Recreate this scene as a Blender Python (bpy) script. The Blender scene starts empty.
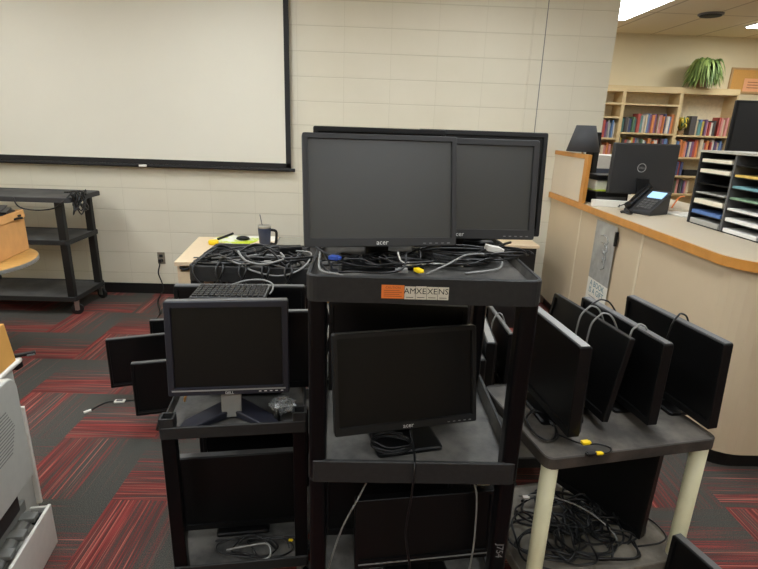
import bpy, bmesh, math, random
from mathutils import Vector, Matrix
PI = math.pi
rnd = random.Random(7)
scene = bpy.context.scene
col = bpy.data.collections.new('place'); scene.collection.children.link(col)

# ------------------------------------------------------------------ materials
def new_mat(name):
    m = bpy.data.materials.new(name); m.use_nodes = True
    nt = m.node_tree; b = nt.nodes['Principled BSDF']
    return m, nt, b
def srgb(r, g, b):
    f = lambda c: (c/255/12.92) if c/255 <= .04045 else ((c/255+.055)/1.055)**2.4
    return (f(r), f(g), f(b), 1)
def mat(name, rgb, rough=.5, metal=0, var=.08, scale=30, bump=0, spec=.5, trans=0, coat=0, stretch=None):
    m, nt, b = new_mat(name)
    tc = nt.nodes.new('ShaderNodeTexCoord'); mp = nt.nodes.new('ShaderNodeMapping')
    nt.links.new(tc.outputs['Object'], mp.inputs[0])
    if stretch: mp.inputs['Scale'].default_value = stretch
    n = nt.nodes.new('ShaderNodeTexNoise'); n.inputs['Scale'].default_value = scale; n.inputs['Detail'].default_value = 4
    nt.links.new(mp.outputs[0], n.inputs[0])
    r = nt.nodes.new('ShaderNodeValToRGB'); c = srgb(*rgb)
    r.color_ramp.elements[0].position = .3; r.color_ramp.elements[1].position = .7
    r.color_ramp.elements[0].color = tuple(x*(1-var) for x in c[:3])+(1,)
    r.color_ramp.elements[1].color = tuple(min(1, x*(1+var)) for x in c[:3])+(1,)
    nt.links.new(n.outputs[0], r.inputs[0]); nt.links.new(r.outputs[0], b.inputs['Base Color'])
    b.inputs['Roughness'].default_value = rough; b.inputs['Metallic'].default_value = metal
    b.inputs['Specular IOR Level'].default_value = spec
    b.inputs['Transmission Weight'].default_value = trans
    b.inputs['Coat Weight'].default_value = coat
    if bump:
        bp = nt.nodes.new('ShaderNodeBump'); bp.inputs['Strength'].default_value = bump; bp.inputs['Distance'].default_value = .002
        nt.links.new(n.outputs[0], bp.inputs['Height']); nt.links.new(bp.outputs[0], b.inputs['Normal'])
    return m
M = {}
M['bezel'] = mat('black plastic', (27, 27, 28), .45, spec=.35, var=.05, scale=300, bump=.1)
M['bezel2'] = mat('charcoal plastic', (47, 47, 48), .48, spec=.4, var=.05, scale=300, bump=.1)
M['bezel3'] = mat('deep black plastic', (13, 13, 14), .42, spec=.3, var=.05, scale=300)
M['navyb'] = mat('blue black plastic', (32, 33, 43), .45, spec=.4, var=.05)
M['screen'] = mat('matte screen', (11, 11, 12), .4, var=.05, scale=5, spec=.3)
M['screen_refl'] = mat('matte screen with painted reflection', (46, 47, 45), .42, var=.06, scale=4, spec=.8)  # grey base paints the room's reflection on the top shelf screens
M['silver'] = mat('silver plastic', (150, 150, 148), .38, metal=.3, var=.04)
M['greytrim'] = mat('grey trim', (92, 92, 92), .4, var=.04)
M['tub'] = mat('black moulded plastic', (38, 38, 38), .55, spec=.35, var=.12, scale=60, bump=.5)
def dusty(name, base, dust, rough=.62, amount=(.42, .62)):
    m, nt, b = new_mat(name)
    tc = nt.nodes.new('ShaderNodeTexCoord')
    n = nt.nodes.new('ShaderNodeTexNoise'); n.inputs['Scale'].default_value = 5; n.inputs['Detail'].default_value = 7; n.inputs['Roughness'].default_value = .62
    n2 = nt.nodes.new('ShaderNodeTexNoise'); n2.inputs['Scale'].default_value = 180; n2.inputs['Detail'].default_value = 3
    nt.links.new(tc.outputs['Object'], n.inputs[0]); nt.links.new(tc.outputs['Object'], n2.inputs[0])
    r = nt.nodes.new('ShaderNodeValToRGB'); r.color_ramp.elements[0].position = amount[0]; r.color_ramp.elements[1].position = amount[1]
    r.color_ramp.elements[0].color = srgb(*base); r.color_ramp.elements[1].color = srgb(*dust)
    nt.links.new(n.outputs[0], r.inputs[0]); nt.links.new(r.outputs[0], b.inputs['Base Color'])
    bp = nt.nodes.new('ShaderNodeBump'); bp.inputs['Strength'].default_value = .4; bp.inputs['Distance'].default_value = .001
    nt.links.new(n2.outputs[0], bp.inputs['Height']); nt.links.new(bp.outputs[0], b.inputs['Normal'])
    b.inputs['Roughness'].default_value = rough
    return m
M['dusty'] = dusty('dusty black shelf', (58, 57, 55), (100, 97, 92))
M['dusty2'] = dusty('dusty grey brown shelf', (60, 56, 52), (104, 98, 90))
M['dusty3'] = dusty('pale dusty shelf', (104, 98, 88), (150, 143, 130))
M['rim'] = dusty('worn brown grey rim', (44, 41, 38), (74, 68, 62))
M['fardust'] = dusty('charcoal shelf', (62, 62, 62), (84, 84, 83))
M['gloss'] = mat('glossy black leg', (7, 7, 9), .3, spec=.25, var=.05)
M['cable'] = mat('black cable', (13, 13, 14), .38, var=.1)
M['gcable'] = mat('grey cable', (135, 135, 132), .4, var=.06)
M['wcable'] = mat('white cable', (205, 203, 195), .45, var=.04)
M['yellow'] = mat('yellow plastic', (240, 205, 20), .4, var=.04)
M['blue'] = mat('blue plug', (50, 80, 165), .4)
M['white'] = mat('white plastic', (225, 222, 214), .45, var=.03)
M['ink'] = mat('white ink', (215, 215, 212), .5, var=.02)
M['dimink'] = mat('grey ink', (120, 120, 120), .5, var=.02)
M['orange'] = mat('orange sticker', (226, 122, 50), .6, var=.05)
M['sticker'] = mat('off white sticker', (206, 200, 182), .6, var=.05)
M['black_ink'] = mat('black ink', (20, 20, 20), .6)
M['brown_ink'] = mat('brown ink', (150, 70, 30), .6)
M['teal_ink'] = mat('teal ink', (60, 120, 135), .6)
M['cream_leg'] = mat('cream plastic leg', (205, 200, 166), .45, var=.05, scale=12)
M['copier'] = mat('pale grey plastic', (196, 197, 190), .45, var=.03)
M['copier2'] = mat('mid grey plastic', (128, 128, 124), .45, var=.08)
M['dark'] = mat('dark interior', (12, 12, 13), .6)
M['card'] = mat('cardboard', (214, 160, 98), .8, var=.06, scale=14, bump=.3)
M['card2'] = mat('orange card', (222, 165, 84), .8, var=.05, scale=10)
M['oak'] = mat('oak laminate', (196, 150, 82), .45, var=.16, scale=9, stretch=(2, 18, 2))
M['trim_oak'] = mat('golden oak edging', (198, 136, 62), .45, var=.1, scale=12)
M['tan'] = mat('tan laminate', (218, 196, 164), .5, var=.03, scale=60)
M['ctop'] = mat('counter laminate', (206, 192, 168), .42, var=.04, scale=120)
M['cface'] = mat('counter face laminate', (205, 186, 156), .55, var=.03, scale=3)
M['cseam'] = mat('seam strip', (220, 205, 178), .5, var=.02)
M['cpanel'] = mat('raised panel laminate', (212, 198, 176), .55, var=.03, scale=4)
M['toe'] = mat('black vinyl', (14, 14, 15), .5)
M['scr_white'] = mat('projection fabric', (222, 218, 204), .9, var=.01, scale=3)
M['scr_black'] = mat('black screen border', (20, 19, 20), .7)
M['steel'] = mat('steel', (170, 168, 160), .3, metal=.8)
M['outlet'] = mat('grey outlet plate', (120, 112, 98), .45)
M['shade'] = mat('charcoal lamp fabric', (72, 73, 76), .85, var=.04, scale=200)
M['paper'] = mat('paper', (228, 224, 212), .8, var=.03)
M['navy'] = mat('navy enamel', (44, 54, 76), .35)
M['beige'] = mat('pale birch laminate', (208, 182, 134), .5, var=.06, scale=8, stretch=(1, 1, 6))
M['leaf'] = mat('leaf green', (150, 170, 92), .55, var=.35, scale=8)
M['leaf2'] = mat('leaf dark', (98, 122, 56), .55, var=.3, scale=8)
M['terra'] = mat('pot', (150, 120, 84), .7)
M['cork'] = mat('cork', (214, 158, 82), .85, var=.1, scale=80)
M['peach'] = mat('peach paper', (240, 176, 128), .8, var=.03)
M['sleeve'] = mat('clear grey sleeve', (165, 164, 158), .22, var=.16, scale=14, bump=.8)
M['lamp_oak'] = mat('light wood', (190, 150, 100), .5)

# painted concrete blocks in a stacked grid of 16 by 8 inches
def block_mat():
    m, nt, b = new_mat('painted block')
    tc = nt.nodes.new('ShaderNodeTexCoord'); sp = nt.nodes.new('ShaderNodeSeparateXYZ'); nt.links.new(tc.outputs['Object'], sp.inputs[0])
    def line(out, period, off, w):
        a = nt.nodes.new('ShaderNodeMath'); a.operation = 'ADD'; a.inputs[1].default_value = -off; nt.links.new(out, a.inputs[0])
        d = nt.nodes.new('ShaderNodeMath'); d.operation = 'DIVIDE'; d.inputs[1].default_value = period; nt.links.new(a.outputs[0], d.inputs[0])
        f = nt.nodes.new('ShaderNodeMath'); f.operation = 'FRACT'; nt.links.new(d.outputs[0], f.inputs[0])
        s = nt.nodes.new('ShaderNodeMath'); s.operation = 'SUBTRACT'; s.inputs[1].default_value = .5; nt.links.new(f.outputs[0], s.inputs[0])
        ab = nt.nodes.new('ShaderNodeMath'); ab.operation = 'ABSOLUTE'; nt.links.new(s.outputs[0], ab.inputs[0])
        mr = nt.nodes.new('ShaderNodeMapRange'); mr.inputs[1].default_value = .5-w/period; mr.inputs[2].default_value = .5
        nt.links.new(ab.outputs[0], mr.inputs[0]); return mr.outputs[0]
    lz = line(sp.outputs[2], .2032, 0, .0055); lx = line(sp.outputs[0], .4064, .58, .004)
    half = nt.nodes.new('ShaderNodeMath'); half.operation = 'MULTIPLY'; half.inputs[1].default_value = .5; nt.links.new(lx, half.inputs[0])
    mx = nt.nodes.new('ShaderNodeMath'); mx.operation = 'MAXIMUM'; nt.links.new(lz, mx.inputs[0]); nt.links.new(half.outputs[0], mx.inputs[1])
    n = nt.nodes.new('ShaderNodeTexNoise'); n.inputs['Scale'].default_value = 2.2; n.inputs['Detail'].default_value = 5; nt.links.new(tc.outputs['Object'], n.inputs[0])
    r = nt.nodes.new('ShaderNodeValToRGB'); r.color_ramp.elements[0].color = srgb(212, 205, 184); r.color_ramp.elements[1].color = srgb(222, 216, 198)
    nt.links.new(n.outputs[0], r.inputs[0])
    mc = nt.nodes.new('ShaderNodeMixRGB'); mc.inputs[2].default_value = srgb(190, 182, 160)
    fm = nt.nodes.new('ShaderNodeMath'); fm.operation = 'MULTIPLY'; fm.inputs[1].default_value = .75; nt.links.new(mx.outputs[0], fm.inputs[0])
    nt.links.new(fm.outputs[0], mc.inputs[0]); nt.links.new(r.outputs[0], mc.inputs[1]); nt.links.new(mc.outputs[0], b.inputs['Base Color'])
    inv = nt.nodes.new('ShaderNodeMath'); inv.operation = 'SUBTRACT'; inv.inputs[0].default_value = 1; nt.links.new(mx.outputs[0], inv.inputs[1])
    bp = nt.nodes.new('ShaderNodeBump'); bp.inputs['Strength'].default_value = .5; bp.inputs['Distance'].default_value = .003
    nt.links.new(inv.outputs[0], bp.inputs['Height']); nt.links.new(bp.outputs[0], b.inputs['Normal'])
    b.inputs['Roughness'].default_value = .6
    return m
M['block'] = block_mat()
M['plaster'] = mat('cream plaster', (222, 206, 168), .7, var=.03, scale=2)

def ceiling_mat():
    m, nt, b = new_mat('ceiling tiles')
    tc = nt.nodes.new('ShaderNodeTexCoord')
    br = nt.nodes.new('ShaderNodeTexBrick'); br.offset = 0; br.inputs['Scale'].default_value = 1
    br.inputs['Brick Width'].default_value = .61; br.inputs['Row Height'].default_value = 1.22; br.inputs['Mortar Size'].default_value = .012
    br.inputs['Color1'].default_value = srgb(236, 220, 186); br.inputs['Color2'].default_value = srgb(233, 217, 183); br.inputs['Mortar'].default_value = srgb(196, 176, 140)
    nt.links.new(tc.outputs['Object'], br.inputs[0]); nt.links.new(br.outputs[0], b.inputs['Base Color'])
    b.inputs['Roughness'].default_value = .85
    return m
M['ceiling'] = ceiling_mat()

# carpet tiles, quarter turned: each fades from red stripes to charcoal
def carpet_mat():
    m, nt, b = new_mat('striped carpet tiles')
    N = nt.nodes; Lk = nt.links
    def math_(op, a, bb=None, c=None):
        n = N.new('ShaderNodeMath'); n.operation = op
        for i, v in enumerate((a, bb, c)):
            if v is None: continue
            if isinstance(v, (int, float)): n.inputs[i].default_value = v
            else: Lk.new(v, n.inputs[i])
        return n.outputs[0]
    tc = N.new('ShaderNodeTexCoord'); sp = N.new('ShaderNodeSeparateXYZ'); Lk.new(tc.outputs['Object'], sp.inputs[0])
    T = .469
    u = math_('DIVIDE', math_('ADD', sp.outputs[0], 1.58+T*40), T); v = math_('DIVIDE', math_('ADD', sp.outputs[1], -1.95+T*40), T)
    iu = math_('FLOOR', u); iv = math_('FLOOR', v); fu = math_('FRACT', u); fv = math_('FRACT', v)
    par = math_('MODULO', math_('ADD', iu, iv), 2)
    g = math_('ADD', math_('MULTIPLY', fu, math_('SUBTRACT', 1, par)), math_('MULTIPLY', fv, par))
    s = math_('ADD', math_('MULTIPLY', fv, math_('SUBTRACT', 1, par)), math_('MULTIPLY', fu, par))
    cv = N.new('ShaderNodeCombineXYZ'); Lk.new(iu, cv.inputs[0]); Lk.new(iv, cv.inputs[1])
    wn = N.new('ShaderNodeTexWhiteNoise'); wn.noise_dimensions = '2D'; Lk.new(cv.outputs[0], wn.inputs[0])
    seed = wn.outputs['Value']
    def strip(freq, along, off, detail=2):
        c = N.new('ShaderNodeCombineXYZ'); Lk.new(math_('MULTIPLY', g, freq), c.inputs[0]); Lk.new(math_('ADD', math_('MULTIPLY', s, along), off), c.inputs[1]); Lk.new(math_('MULTIPLY', seed, 50), c.inputs[2])
        n = N.new('ShaderNodeTexNoise'); n.inputs['Scale'].default_value = 1; n.inputs['Detail'].default_value = detail; Lk.new(c.outputs[0], n.inputs[0]); return n.outputs[0]
    coarse = strip(14, .5, 0); fine = strip(60, 1.2, 9); thin = strip(85, .6, 21, 1)
    sp2 = N.new('ShaderNodeTexNoise'); sp2.inputs['Scale'].default_value = 260; sp2.inputs['Detail'].default_value = 2; Lk.new(tc.outputs['Object'], sp2.inputs[0])
    mott = N.new('ShaderNodeTexNoise'); mott.inputs['Scale'].default_value = 9; mott.inputs['Detail'].default_value = 4; Lk.new(tc.outputs['Object'], mott.inputs[0])
    # red amount: high for g<.5, fading to zero at g~.75
    def mr(x, a, bb, c, d):
        n = N.new('ShaderNodeMapRange'); Lk.new(x, n.inputs[0]); n.inputs[1].default_value = a; n.inputs[2].default_value = bb; n.inputs[3].default_value = c; n.inputs[4].default_value = d; return n.outputs[0]
    base = mr(g, .22, .85, .74, -.22)
    amt = math_('ADD', math_('ADD', base, math_('MULTIPLY', math_('SUBTRACT', seed, .6), .35)), math_('MULTIPLY', math_('SUBTRACT', coarse, .5), 1.9))
    amt = math_('ADD', amt, math_('MULTIPLY', math_('SUBTRACT', fine, .5), 2.0))
    amt = math_('ADD', amt, math_('MULTIPLY', math_('SUBTRACT', sp2.outputs[0], .5), 2.4))
    red = mr(amt, .15, .95, 0, 1)
    mix1 = N.new('ShaderNodeMixRGB'); Lk.new(red, mix1.inputs[0])
    gr = N.new('ShaderNodeValToRGB'); gr.color_ramp.elements[0].position = .35; gr.color_ramp.elements[1].position = .7
    gr.color_ramp.elements[0].color = srgb(60, 60, 57); gr.color_ramp.elements[1].color = srgb(92, 91, 85); Lk.new(sp2.outputs[0], gr.inputs[0])
    rr = N.new('ShaderNodeValToRGB'); rr.color_ramp.elements[0].position = .38; rr.color_ramp.elements[1].position = .68
    rr.color_ramp.elements[0].color = srgb(92, 42, 40); rr.color_ramp.elements[1].color = srgb(146, 66, 62); Lk.new(fine, rr.inputs[0])
    Lk.new(gr.outputs[0], mix1.inputs[1]); Lk.new(rr.outputs[0], mix1.inputs[2])
    th = mr(math_('ADD', thin, math_('MULTIPLY', base, .06)), .66, .72, 0, .75)
    hot = math_('MULTIPLY', th, mr(g, .5, .62, 1, .15))
    mix2 = N.new('ShaderNodeMixRGB'); Lk.new(hot, mix2.inputs[0]); Lk.new(mix1.outputs[0], mix2.inputs[1]); mix2.inputs[2].default_value = srgb(190, 110, 96)
    Lk.new(mix2.outputs[0], b.inputs['Base Color']); b.inputs['Roughness'].default_value = .95; b.inputs['Specular IOR Level'].default_value = .15
    bp = N.new('ShaderNodeBump'); bp.inputs['Strength'].default_value = .6; bp.inputs['Distance'].default_value = .003; Lk.new(sp2.outputs[0], bp.inputs['Height']); Lk.new(bp.outputs[0], b.inputs['Normal'])
    return m
M['carpet'] = carpet_mat()
def emit(name, rgb, s):
    m, nt, b = new_mat(name); b.inputs['Base Color'].default_value = (*rgb, 1)
    b.inputs['Emission Color'].default_value = (*rgb, 1); b.inputs['Emission Strength'].default_value = s; return m
M['panel_light'] = emit('lit diffuser', (.94, 1.0, 1.04), 5.9)
M['lcd'] = emit('lit display', (.30, .5, .75), .45)

# ------------------------------------------------------------------ mesh helpers
def link(o, parent=None):
    col.objects.link(o)
    if parent is not None: o.parent = parent
    return o
def finish(name, bm, m, parent=None, smooth=False, bevel=0, seg=2):
    me = bpy.data.meshes.new(name); bmesh.ops.recalc_face_normals(bm, faces=bm.faces); bm.to_mesh(me); bm.free()
    for x in (m if isinstance(m, (list, tuple)) else [m]): me.materials.append(x)
    o = bpy.data.objects.new(name, me); link(o, parent)
    if smooth: me.shade_smooth()
    if bevel:
        b = o.modifiers.new('bevel', 'BEVEL'); b.width = bevel; b.segments = seg; b.limit_method = 'ANGLE'; b.angle_limit = .6
        me.shade_smooth(); w = o.modifiers.new('wn', 'WEIGHTED_NORMAL'); w.keep_sharp = False
    return o
def box(bm, a, b, mtx=None, mi=0):
    x0, y0, z0 = a; x1, y1, z1 = b
    vs = [Vector(p) for p in ((x0,y0,z0),(x1,y0,z0),(x1,y1,z0),(x0,y1,z0),(x0,y0,z1),(x1,y0,z1),(x1,y1,z1),(x0,y1,z1))]
    if mtx is not None: vs = [mtx @ v for v in vs]
    v = [bm.verts.new(p) for p in vs]
    for f in ((0,3,2,1),(4,5,6,7),(0,1,5,4),(1,2,6,5),(2,3,7,6),(3,0,4,7)):
        bm.faces.new([v[i] for i in f]).material_index = mi
    return v
def loft(bm, loops, cap0=True, cap1=True, mi=0):
    rows = [[bm.verts.new(p) for p in L] for L in loops]; n = len(rows[0])
    for a, b in zip(rows, rows[1:]):
        for i in range(n):
            f = bm.faces.new((a[i], a[(i+1) % n], b[(i+1) % n], b[i])); f.material_index = mi
    if cap0: bm.faces.new(rows[0][::-1]).material_index = mi
    if cap1: bm.faces.new(rows[-1]).material_index = mi
    return rows
def rrect(x0, x1, y0, y1, r, z, n=4):
    pts = []
    for cx, cy, a0 in ((x1-r, y0+r, -90), (x1-r, y1-r, 0), (x0+r, y1-r, 90), (x0+r, y0+r, 180)):
        for k in range(n+1):
            a = math.radians(a0+90*k/n); pts.append(Vector((cx+r*math.cos(a), cy+r*math.sin(a), z)))
    return pts
def lathe(bm, prof, n=20, c=(0, 0, 0), mtx=None, mi=0):
    loops = []
    for r, z in prof:
        L = [Vector((c[0]+r*math.cos(2*PI*k/n), c[1]+r*math.sin(2*PI*k/n), c[2]+z)) for k in range(n)]
        if mtx is not None: L = [mtx @ p for p in L]
        loops.append(L)
    loft(bm, loops, mi=mi)
def smooth_path(pts, sub=6):
    P = [Vector(p) for p in pts]; out = []
    for i in range(len(P)-1):
        p0 = P[max(0, i-1)]; p1 = P[i]; p2 = P[i+1]; p3 = P[min(len(P)-1, i+2)]
        for k in range(sub):
            t = k/sub
            out.append(.5*((2*p1)+(p2-p0)*t+(2*p0-5*p1+4*p2-p3)*t*t+(3*p1-p0-3*p2+p3)*t**3))
    out.append(P[-1]); return out
def tube(bm, pts, r, n=6, sub=6, mi=0):
    P = smooth_path(pts, sub) if sub else [Vector(p) for p in pts]
    Q = [P[0]]
    for p in P[1:]:
        if (p-Q[-1]).length > 1e-5: Q.append(p)
    P = Q; t = (P[1]-P[0]).normalized(); up = Vector((0, 0, 1)) if abs(t.z) < .9 else Vector((1, 0, 0)); nrm = t.cross(up).normalized(); loops = []
    for i, p in enumerate(P):
        t = (P[min(i+1, len(P)-1)]-P[max(i-1, 0)])
        if t.length < 1e-9: t = Vector((0, 0, 1))
        t.normalize(); nrm = (nrm-t*nrm.dot(t))
        if nrm.length < 1e-6: nrm = t.orthogonal()
        nrm.normalize(); bi = t.cross(nrm)
        rr = r if not isinstance(r, (list, tuple)) else r[min(len(r)-1, int(i*len(r)/len(P)))]
        loops.append([p+(nrm*math.cos(2*PI*k/n)+bi*math.sin(2*PI*k/n))*rr for k in range(n)])
    loft(bm, loops, mi=mi)
def text(parent, name, body, size, mtx, m, ex=.0002, align='CENTER'):
    cu = bpy.data.curves.new(name, 'FONT'); cu.body = body; cu.size = size; cu.align_x = align; cu.align_y = 'CENTER'; cu.extrude = ex; cu.resolution_u = 2
    o = bpy.data.objects.new(name, cu); col.objects.link(o)
    dg = bpy.context.evaluated_depsgraph_get(); me = bpy.data.meshes.new_from_object(o.evaluated_get(dg))
    bpy.data.objects.remove(o); bpy.data.curves.remove(cu)
    me.name = name; me.transform(mtx); me.materials.clear(); me.materials.append(m)
    return link(bpy.data.objects.new(name, me), parent)
def tag(o, label, cat, group=None, kind=None):
    if label: o['label'] = label
    if cat: o['category'] = cat
    if group: o['group'] = group
    if kind: o['kind'] = kind
    return o
def thing(name, label, cat, loc=(0, 0, 0), rz=0, group=None):
    o = bpy.data.objects.new(name, None); o.empty_display_size = .1; col.objects.link(o); o.location = loc; o.rotation_euler = (0, 0, rz)
    return tag(o, label, cat, group)
def struct(name, bm, m, parent=None):
    o = finish(name, bm, m, parent)
    if parent is None: o['kind'] = 'structure'
    return o
RX = lambda a: Matrix.Rotation(a, 4, 'X'); RY = lambda a: Matrix.Rotation(a, 4, 'Y'); RZ = lambda a: Matrix.Rotation(a, 4, 'Z')
TR = lambda x, y, z: Matrix.Translation((x, y, z))

# ------------------------------------------------------------------ the setting
WY = 4.86; CH = 2.9
X0, X1, Y0, Y1 = -4.6, 6.2, -3.2, 7.36
bm = bmesh.new(); box(bm, (X0, Y0, -.05), (X1, Y1, 0)); struct('floor', bm, M['carpet'])
bm = bmesh.new(); box(bm, (X0, Y0, CH), (X1, Y1, CH+.05)); struct('ceiling', bm, M['ceiling'])
bm = bmesh.new(); box(bm, (X0, WY, 0), (2.116, WY+.2, CH)); struct('wall_back', bm, M['block'])
bm = bmesh.new(); box(bm, (X0-.1, Y0, 0), (X0, WY+.2, CH)); struct('wall_left', bm, M['plaster'])
bm = bmesh.new(); box(bm, (X1, Y0, 0), (X1+.1, Y1, CH)); struct('wall_right', bm, M['plaster'])
bm = bmesh.new(); box(bm, (X0, Y0-.1, 0), (X1, Y0, CH)); struct('wall_front', bm, M['plaster'])
bm = bmesh.new(); box(bm, (1.9, Y1, 0), (X1, Y1+.1, CH)); struct('wall_library', bm, M['plaster'])
bm = bmesh.new(); box(bm, (X0, WY-.012, 0), (1.72, WY, .1)); struct('baseboard_back', bm, M['toe'])
bm = bmesh.new(); box(bm, (X0, Y0, 0), (X0+.012, WY-.012, .1)); struct('baseboard_left', bm, M['toe'])
bm = bmesh.new(); box(bm, (1.385, WY-.008, 1.0), (1.445, WY, CH)); o = struct('trim_1', bm, M['block'])
bm = bmesh.new(); tube(bm, [(1.497, WY-.004, CH), (1.5, WY-.004, 2.2), (1.506, WY-.004, 1.0)], .0035, 6, 3); tag(finish('wall_cable', bm, M['copier2']), 'thin dark cable running straight down the block wall', 'cable')

def ceiling_light(x0, x1, y0, y1, label):
    t = thing('ceiling_light', label, 'ceiling light', ((x0+x1)/2, (y0+y1)/2, CH), 0, 'lit ceiling panels')
    w, d = (x1-x0)/2, (y1-y0)/2
    bm = bmesh.new()
    for a, b in (((-w, -d), (w, -d+.02)), ((-w, d-.02), (w, d)), ((-w, -d+.02), (-w+.02, d-.02)), ((w-.02, -d+.02), (w, d-.02))): box(bm, (a[0], a[1], -.014), (b[0], b[1], 0))
    finish('frame', bm, M['white'], t)
    bm = bmesh.new(); box(bm, (-w+.02, -d+.02, -.024), (w-.02, d-.02, -.002)); finish('diffuser', bm, M['panel_light'], t)
ceiling_light(2.27, 2.885, 5.25, 6.45, 'bright rectangular ceiling panel beside the end of the block wall')
ceiling_light(4.37, 4.98, 5.4, 6.6, 'bright ceiling panel above the right end of the bookcases')
for i, x in enumerate((-3.2, -1.1, 1.0)):
    for j, y in enumerate((3.3, 1.2, -1.2)):
        side = ('left', 'middle', 'right')[i]; dep = ('near the projection screen wall', 'over the carts', 'behind the camera')[j]
        ceiling_light(x-.305, x+.305, y-.6, y+.6, '%s lit ceiling panel %s' % (side, dep))
ceiling_light(3.6, 4.2, 2.6, 3.8, 'lit ceiling panel above the long service counter')
ceiling_light(3.6, 4.2, -.6, .6, 'lit ceiling panel behind the camera near the right wall')
t = thing('ceiling_speaker', 'dark round grille set into the library ceiling', 'speaker', (3.62, 6.05, CH))
bm = bmesh.new(); lathe(bm, [(.125, 0), (.125, -.012), (.11, -.018)], 28); finish('rim', bm, M['greytrim'], t)
bm = bmesh.new(); lathe(bm, [(.11, -.012), (.105, -.026), (.06, -.03)], 28); finish('grille', bm, M['dark'], t)

# projection screen
t = thing('projection_screen', 'large white pull-down projection screen with black border hanging on the wall', 'projection screen', (-2.6, 4.80, 1.2))
bm = bmesh.new(); box(bm, (-1.9, 0, .05), (1.87, .003, 1.66)); finish('screen_fabric', bm, M['scr_white'], t)
bm = bmesh.new()
box(bm, (1.86, -.001, .05), (1.905, .004, 1.66)); box(bm, (-1.945, -.001, .05), (-1.9, .004, 1.66)); box(bm, (-1.945, -.001, .045), (1.905, .004, .088))
finish('black_border', bm, M['scr_black'], t)
bm = bmesh.new(); tube(bm, [(-1.96, 0, .03), (1.94, 0, .03)], .015, 10, 0); finish('bottom_bar', bm, M['scr_black'], t)
bm = bmesh.new(); box(bm, (.545, -.022, .02), (.615, -.014, .04)); finish('pull_tab', bm, M['white'], t, bevel=.003)
bm = bmesh.new(); box(bm, (-2.0, -.05, 1.62), (2.0, .05, 1.7)); finish('roller_case', bm, M['white'], t, bevel=.01)

# outlet and hanging power cord
t = thing('wall_outlet', 'grey wall outlet low on the block wall left of the desk', 'outlet', (-1.962, WY, .357))
bm = bmesh.new(); box(bm, (-.036, -.006, -.058), (.036, 0, .058)); finish('plate', bm, M['outlet'], t, bevel=.003)
for z in (-.022, .022):
    bm = bmesh.new(); box(bm, (-.017, -.009, z-.014), (.017, -.006, z+.014)); finish('socket', bm, M['dark'], t, bevel=.002)
t = thing('hanging_cable', 'black power cord hanging from the wall outlet to the carpet', 'cable', (-1.965, WY, 0))
bm = bmesh.new(); tube(bm, [(0, -.035, .335), (0, -.05, .3), (-.02, -.05, .22), (.0, -.04, .13), (.02, -.06, .06), (.0, -.1, .012), (.05, -.3, .008), (.17, -.55, .008), (.22, -.8, .008), (.38, -1.1, .008), (.47, -1.3, .008)], .006, 6); finish('cord', bm, M['cable'], t, smooth=True)
bm = bmesh.new(); box(bm, (-.014, -.045, .32), (.014, -.01, .352)); finish('plug', bm, M['cable'], t, bevel=.004)

# ------------------------------------------------------------------ tub carts
def tray(parent, x0, x1, y0, y1, zt, lip, r, wall, m_in, m_out, name='shelf', floor_t=.012):
    bm = bmesh.new()
    zb = zt-lip
    a = [rrect(x0, x1, y0, y1, r, zb), rrect(x0, x1, y0, y1, r, zt-.003), rrect(x0+.003, x1-.003, y0+.003, y1-.003, r, zt),
         rrect(x0+wall-.002, x1-wall+.002, y0+wall-.002, y1-wall+.002, max(r-wall, .004), zt),
         rrect(x0+wall, x1-wall, y0+wall, y1-wall, max(r-wall, .004), zt-.003)]
    loft(bm, a, cap0=True, cap1=False)
    loft(bm, [rrect(x0+wall, x1-wall, y0+wall, y1-wall, max(r-wall, .004), zt-.003), rrect(x0+wall+.004, x1-wall-.004, y0+wall+.004, y1-wall-.004, max(r-wall, .004), zb+floor_t)], cap0=False, cap1=True, mi=1)
    bmesh.ops.remove_doubles(bm, verts=bm.verts, dist=.0004)
    o = finish(name, bm, [m_out, m_in], parent)
    return o
def caster(parent, x, y, ztop, ang=0, r=.038, horn=None):
    mx = TR(x, y, 0) @ RZ(ang)
    bm = bmesh.new()
    box(bm, (-.02, -.022, ztop-.006), (.02, .022, ztop), mx); box(bm, (-.016+.012, -.02, r-.008), (.02+.012, -.017, ztop), mx); box(bm, (-.004, .017, r-.008), (.032, .02, ztop), mx)
    c = finish('caster', bm, M['steel'], parent)
    bm = bmesh.new(); lathe(bm, [(r-.006, -.012), (r, -.008), (r, .008), (r-.006, .012)], 20, mtx=mx @ TR(.014, 0, r) @ RX(PI/2)); finish('wheel', bm, M['toe'], c)
    bm = bmesh.new(); lathe(bm, [(.014, -.0135), (.014, .0135)], 12, mtx=mx @ TR(.014, 0, r) @ RX(PI/2)); finish('hub', bm, M['steel'], c)

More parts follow.
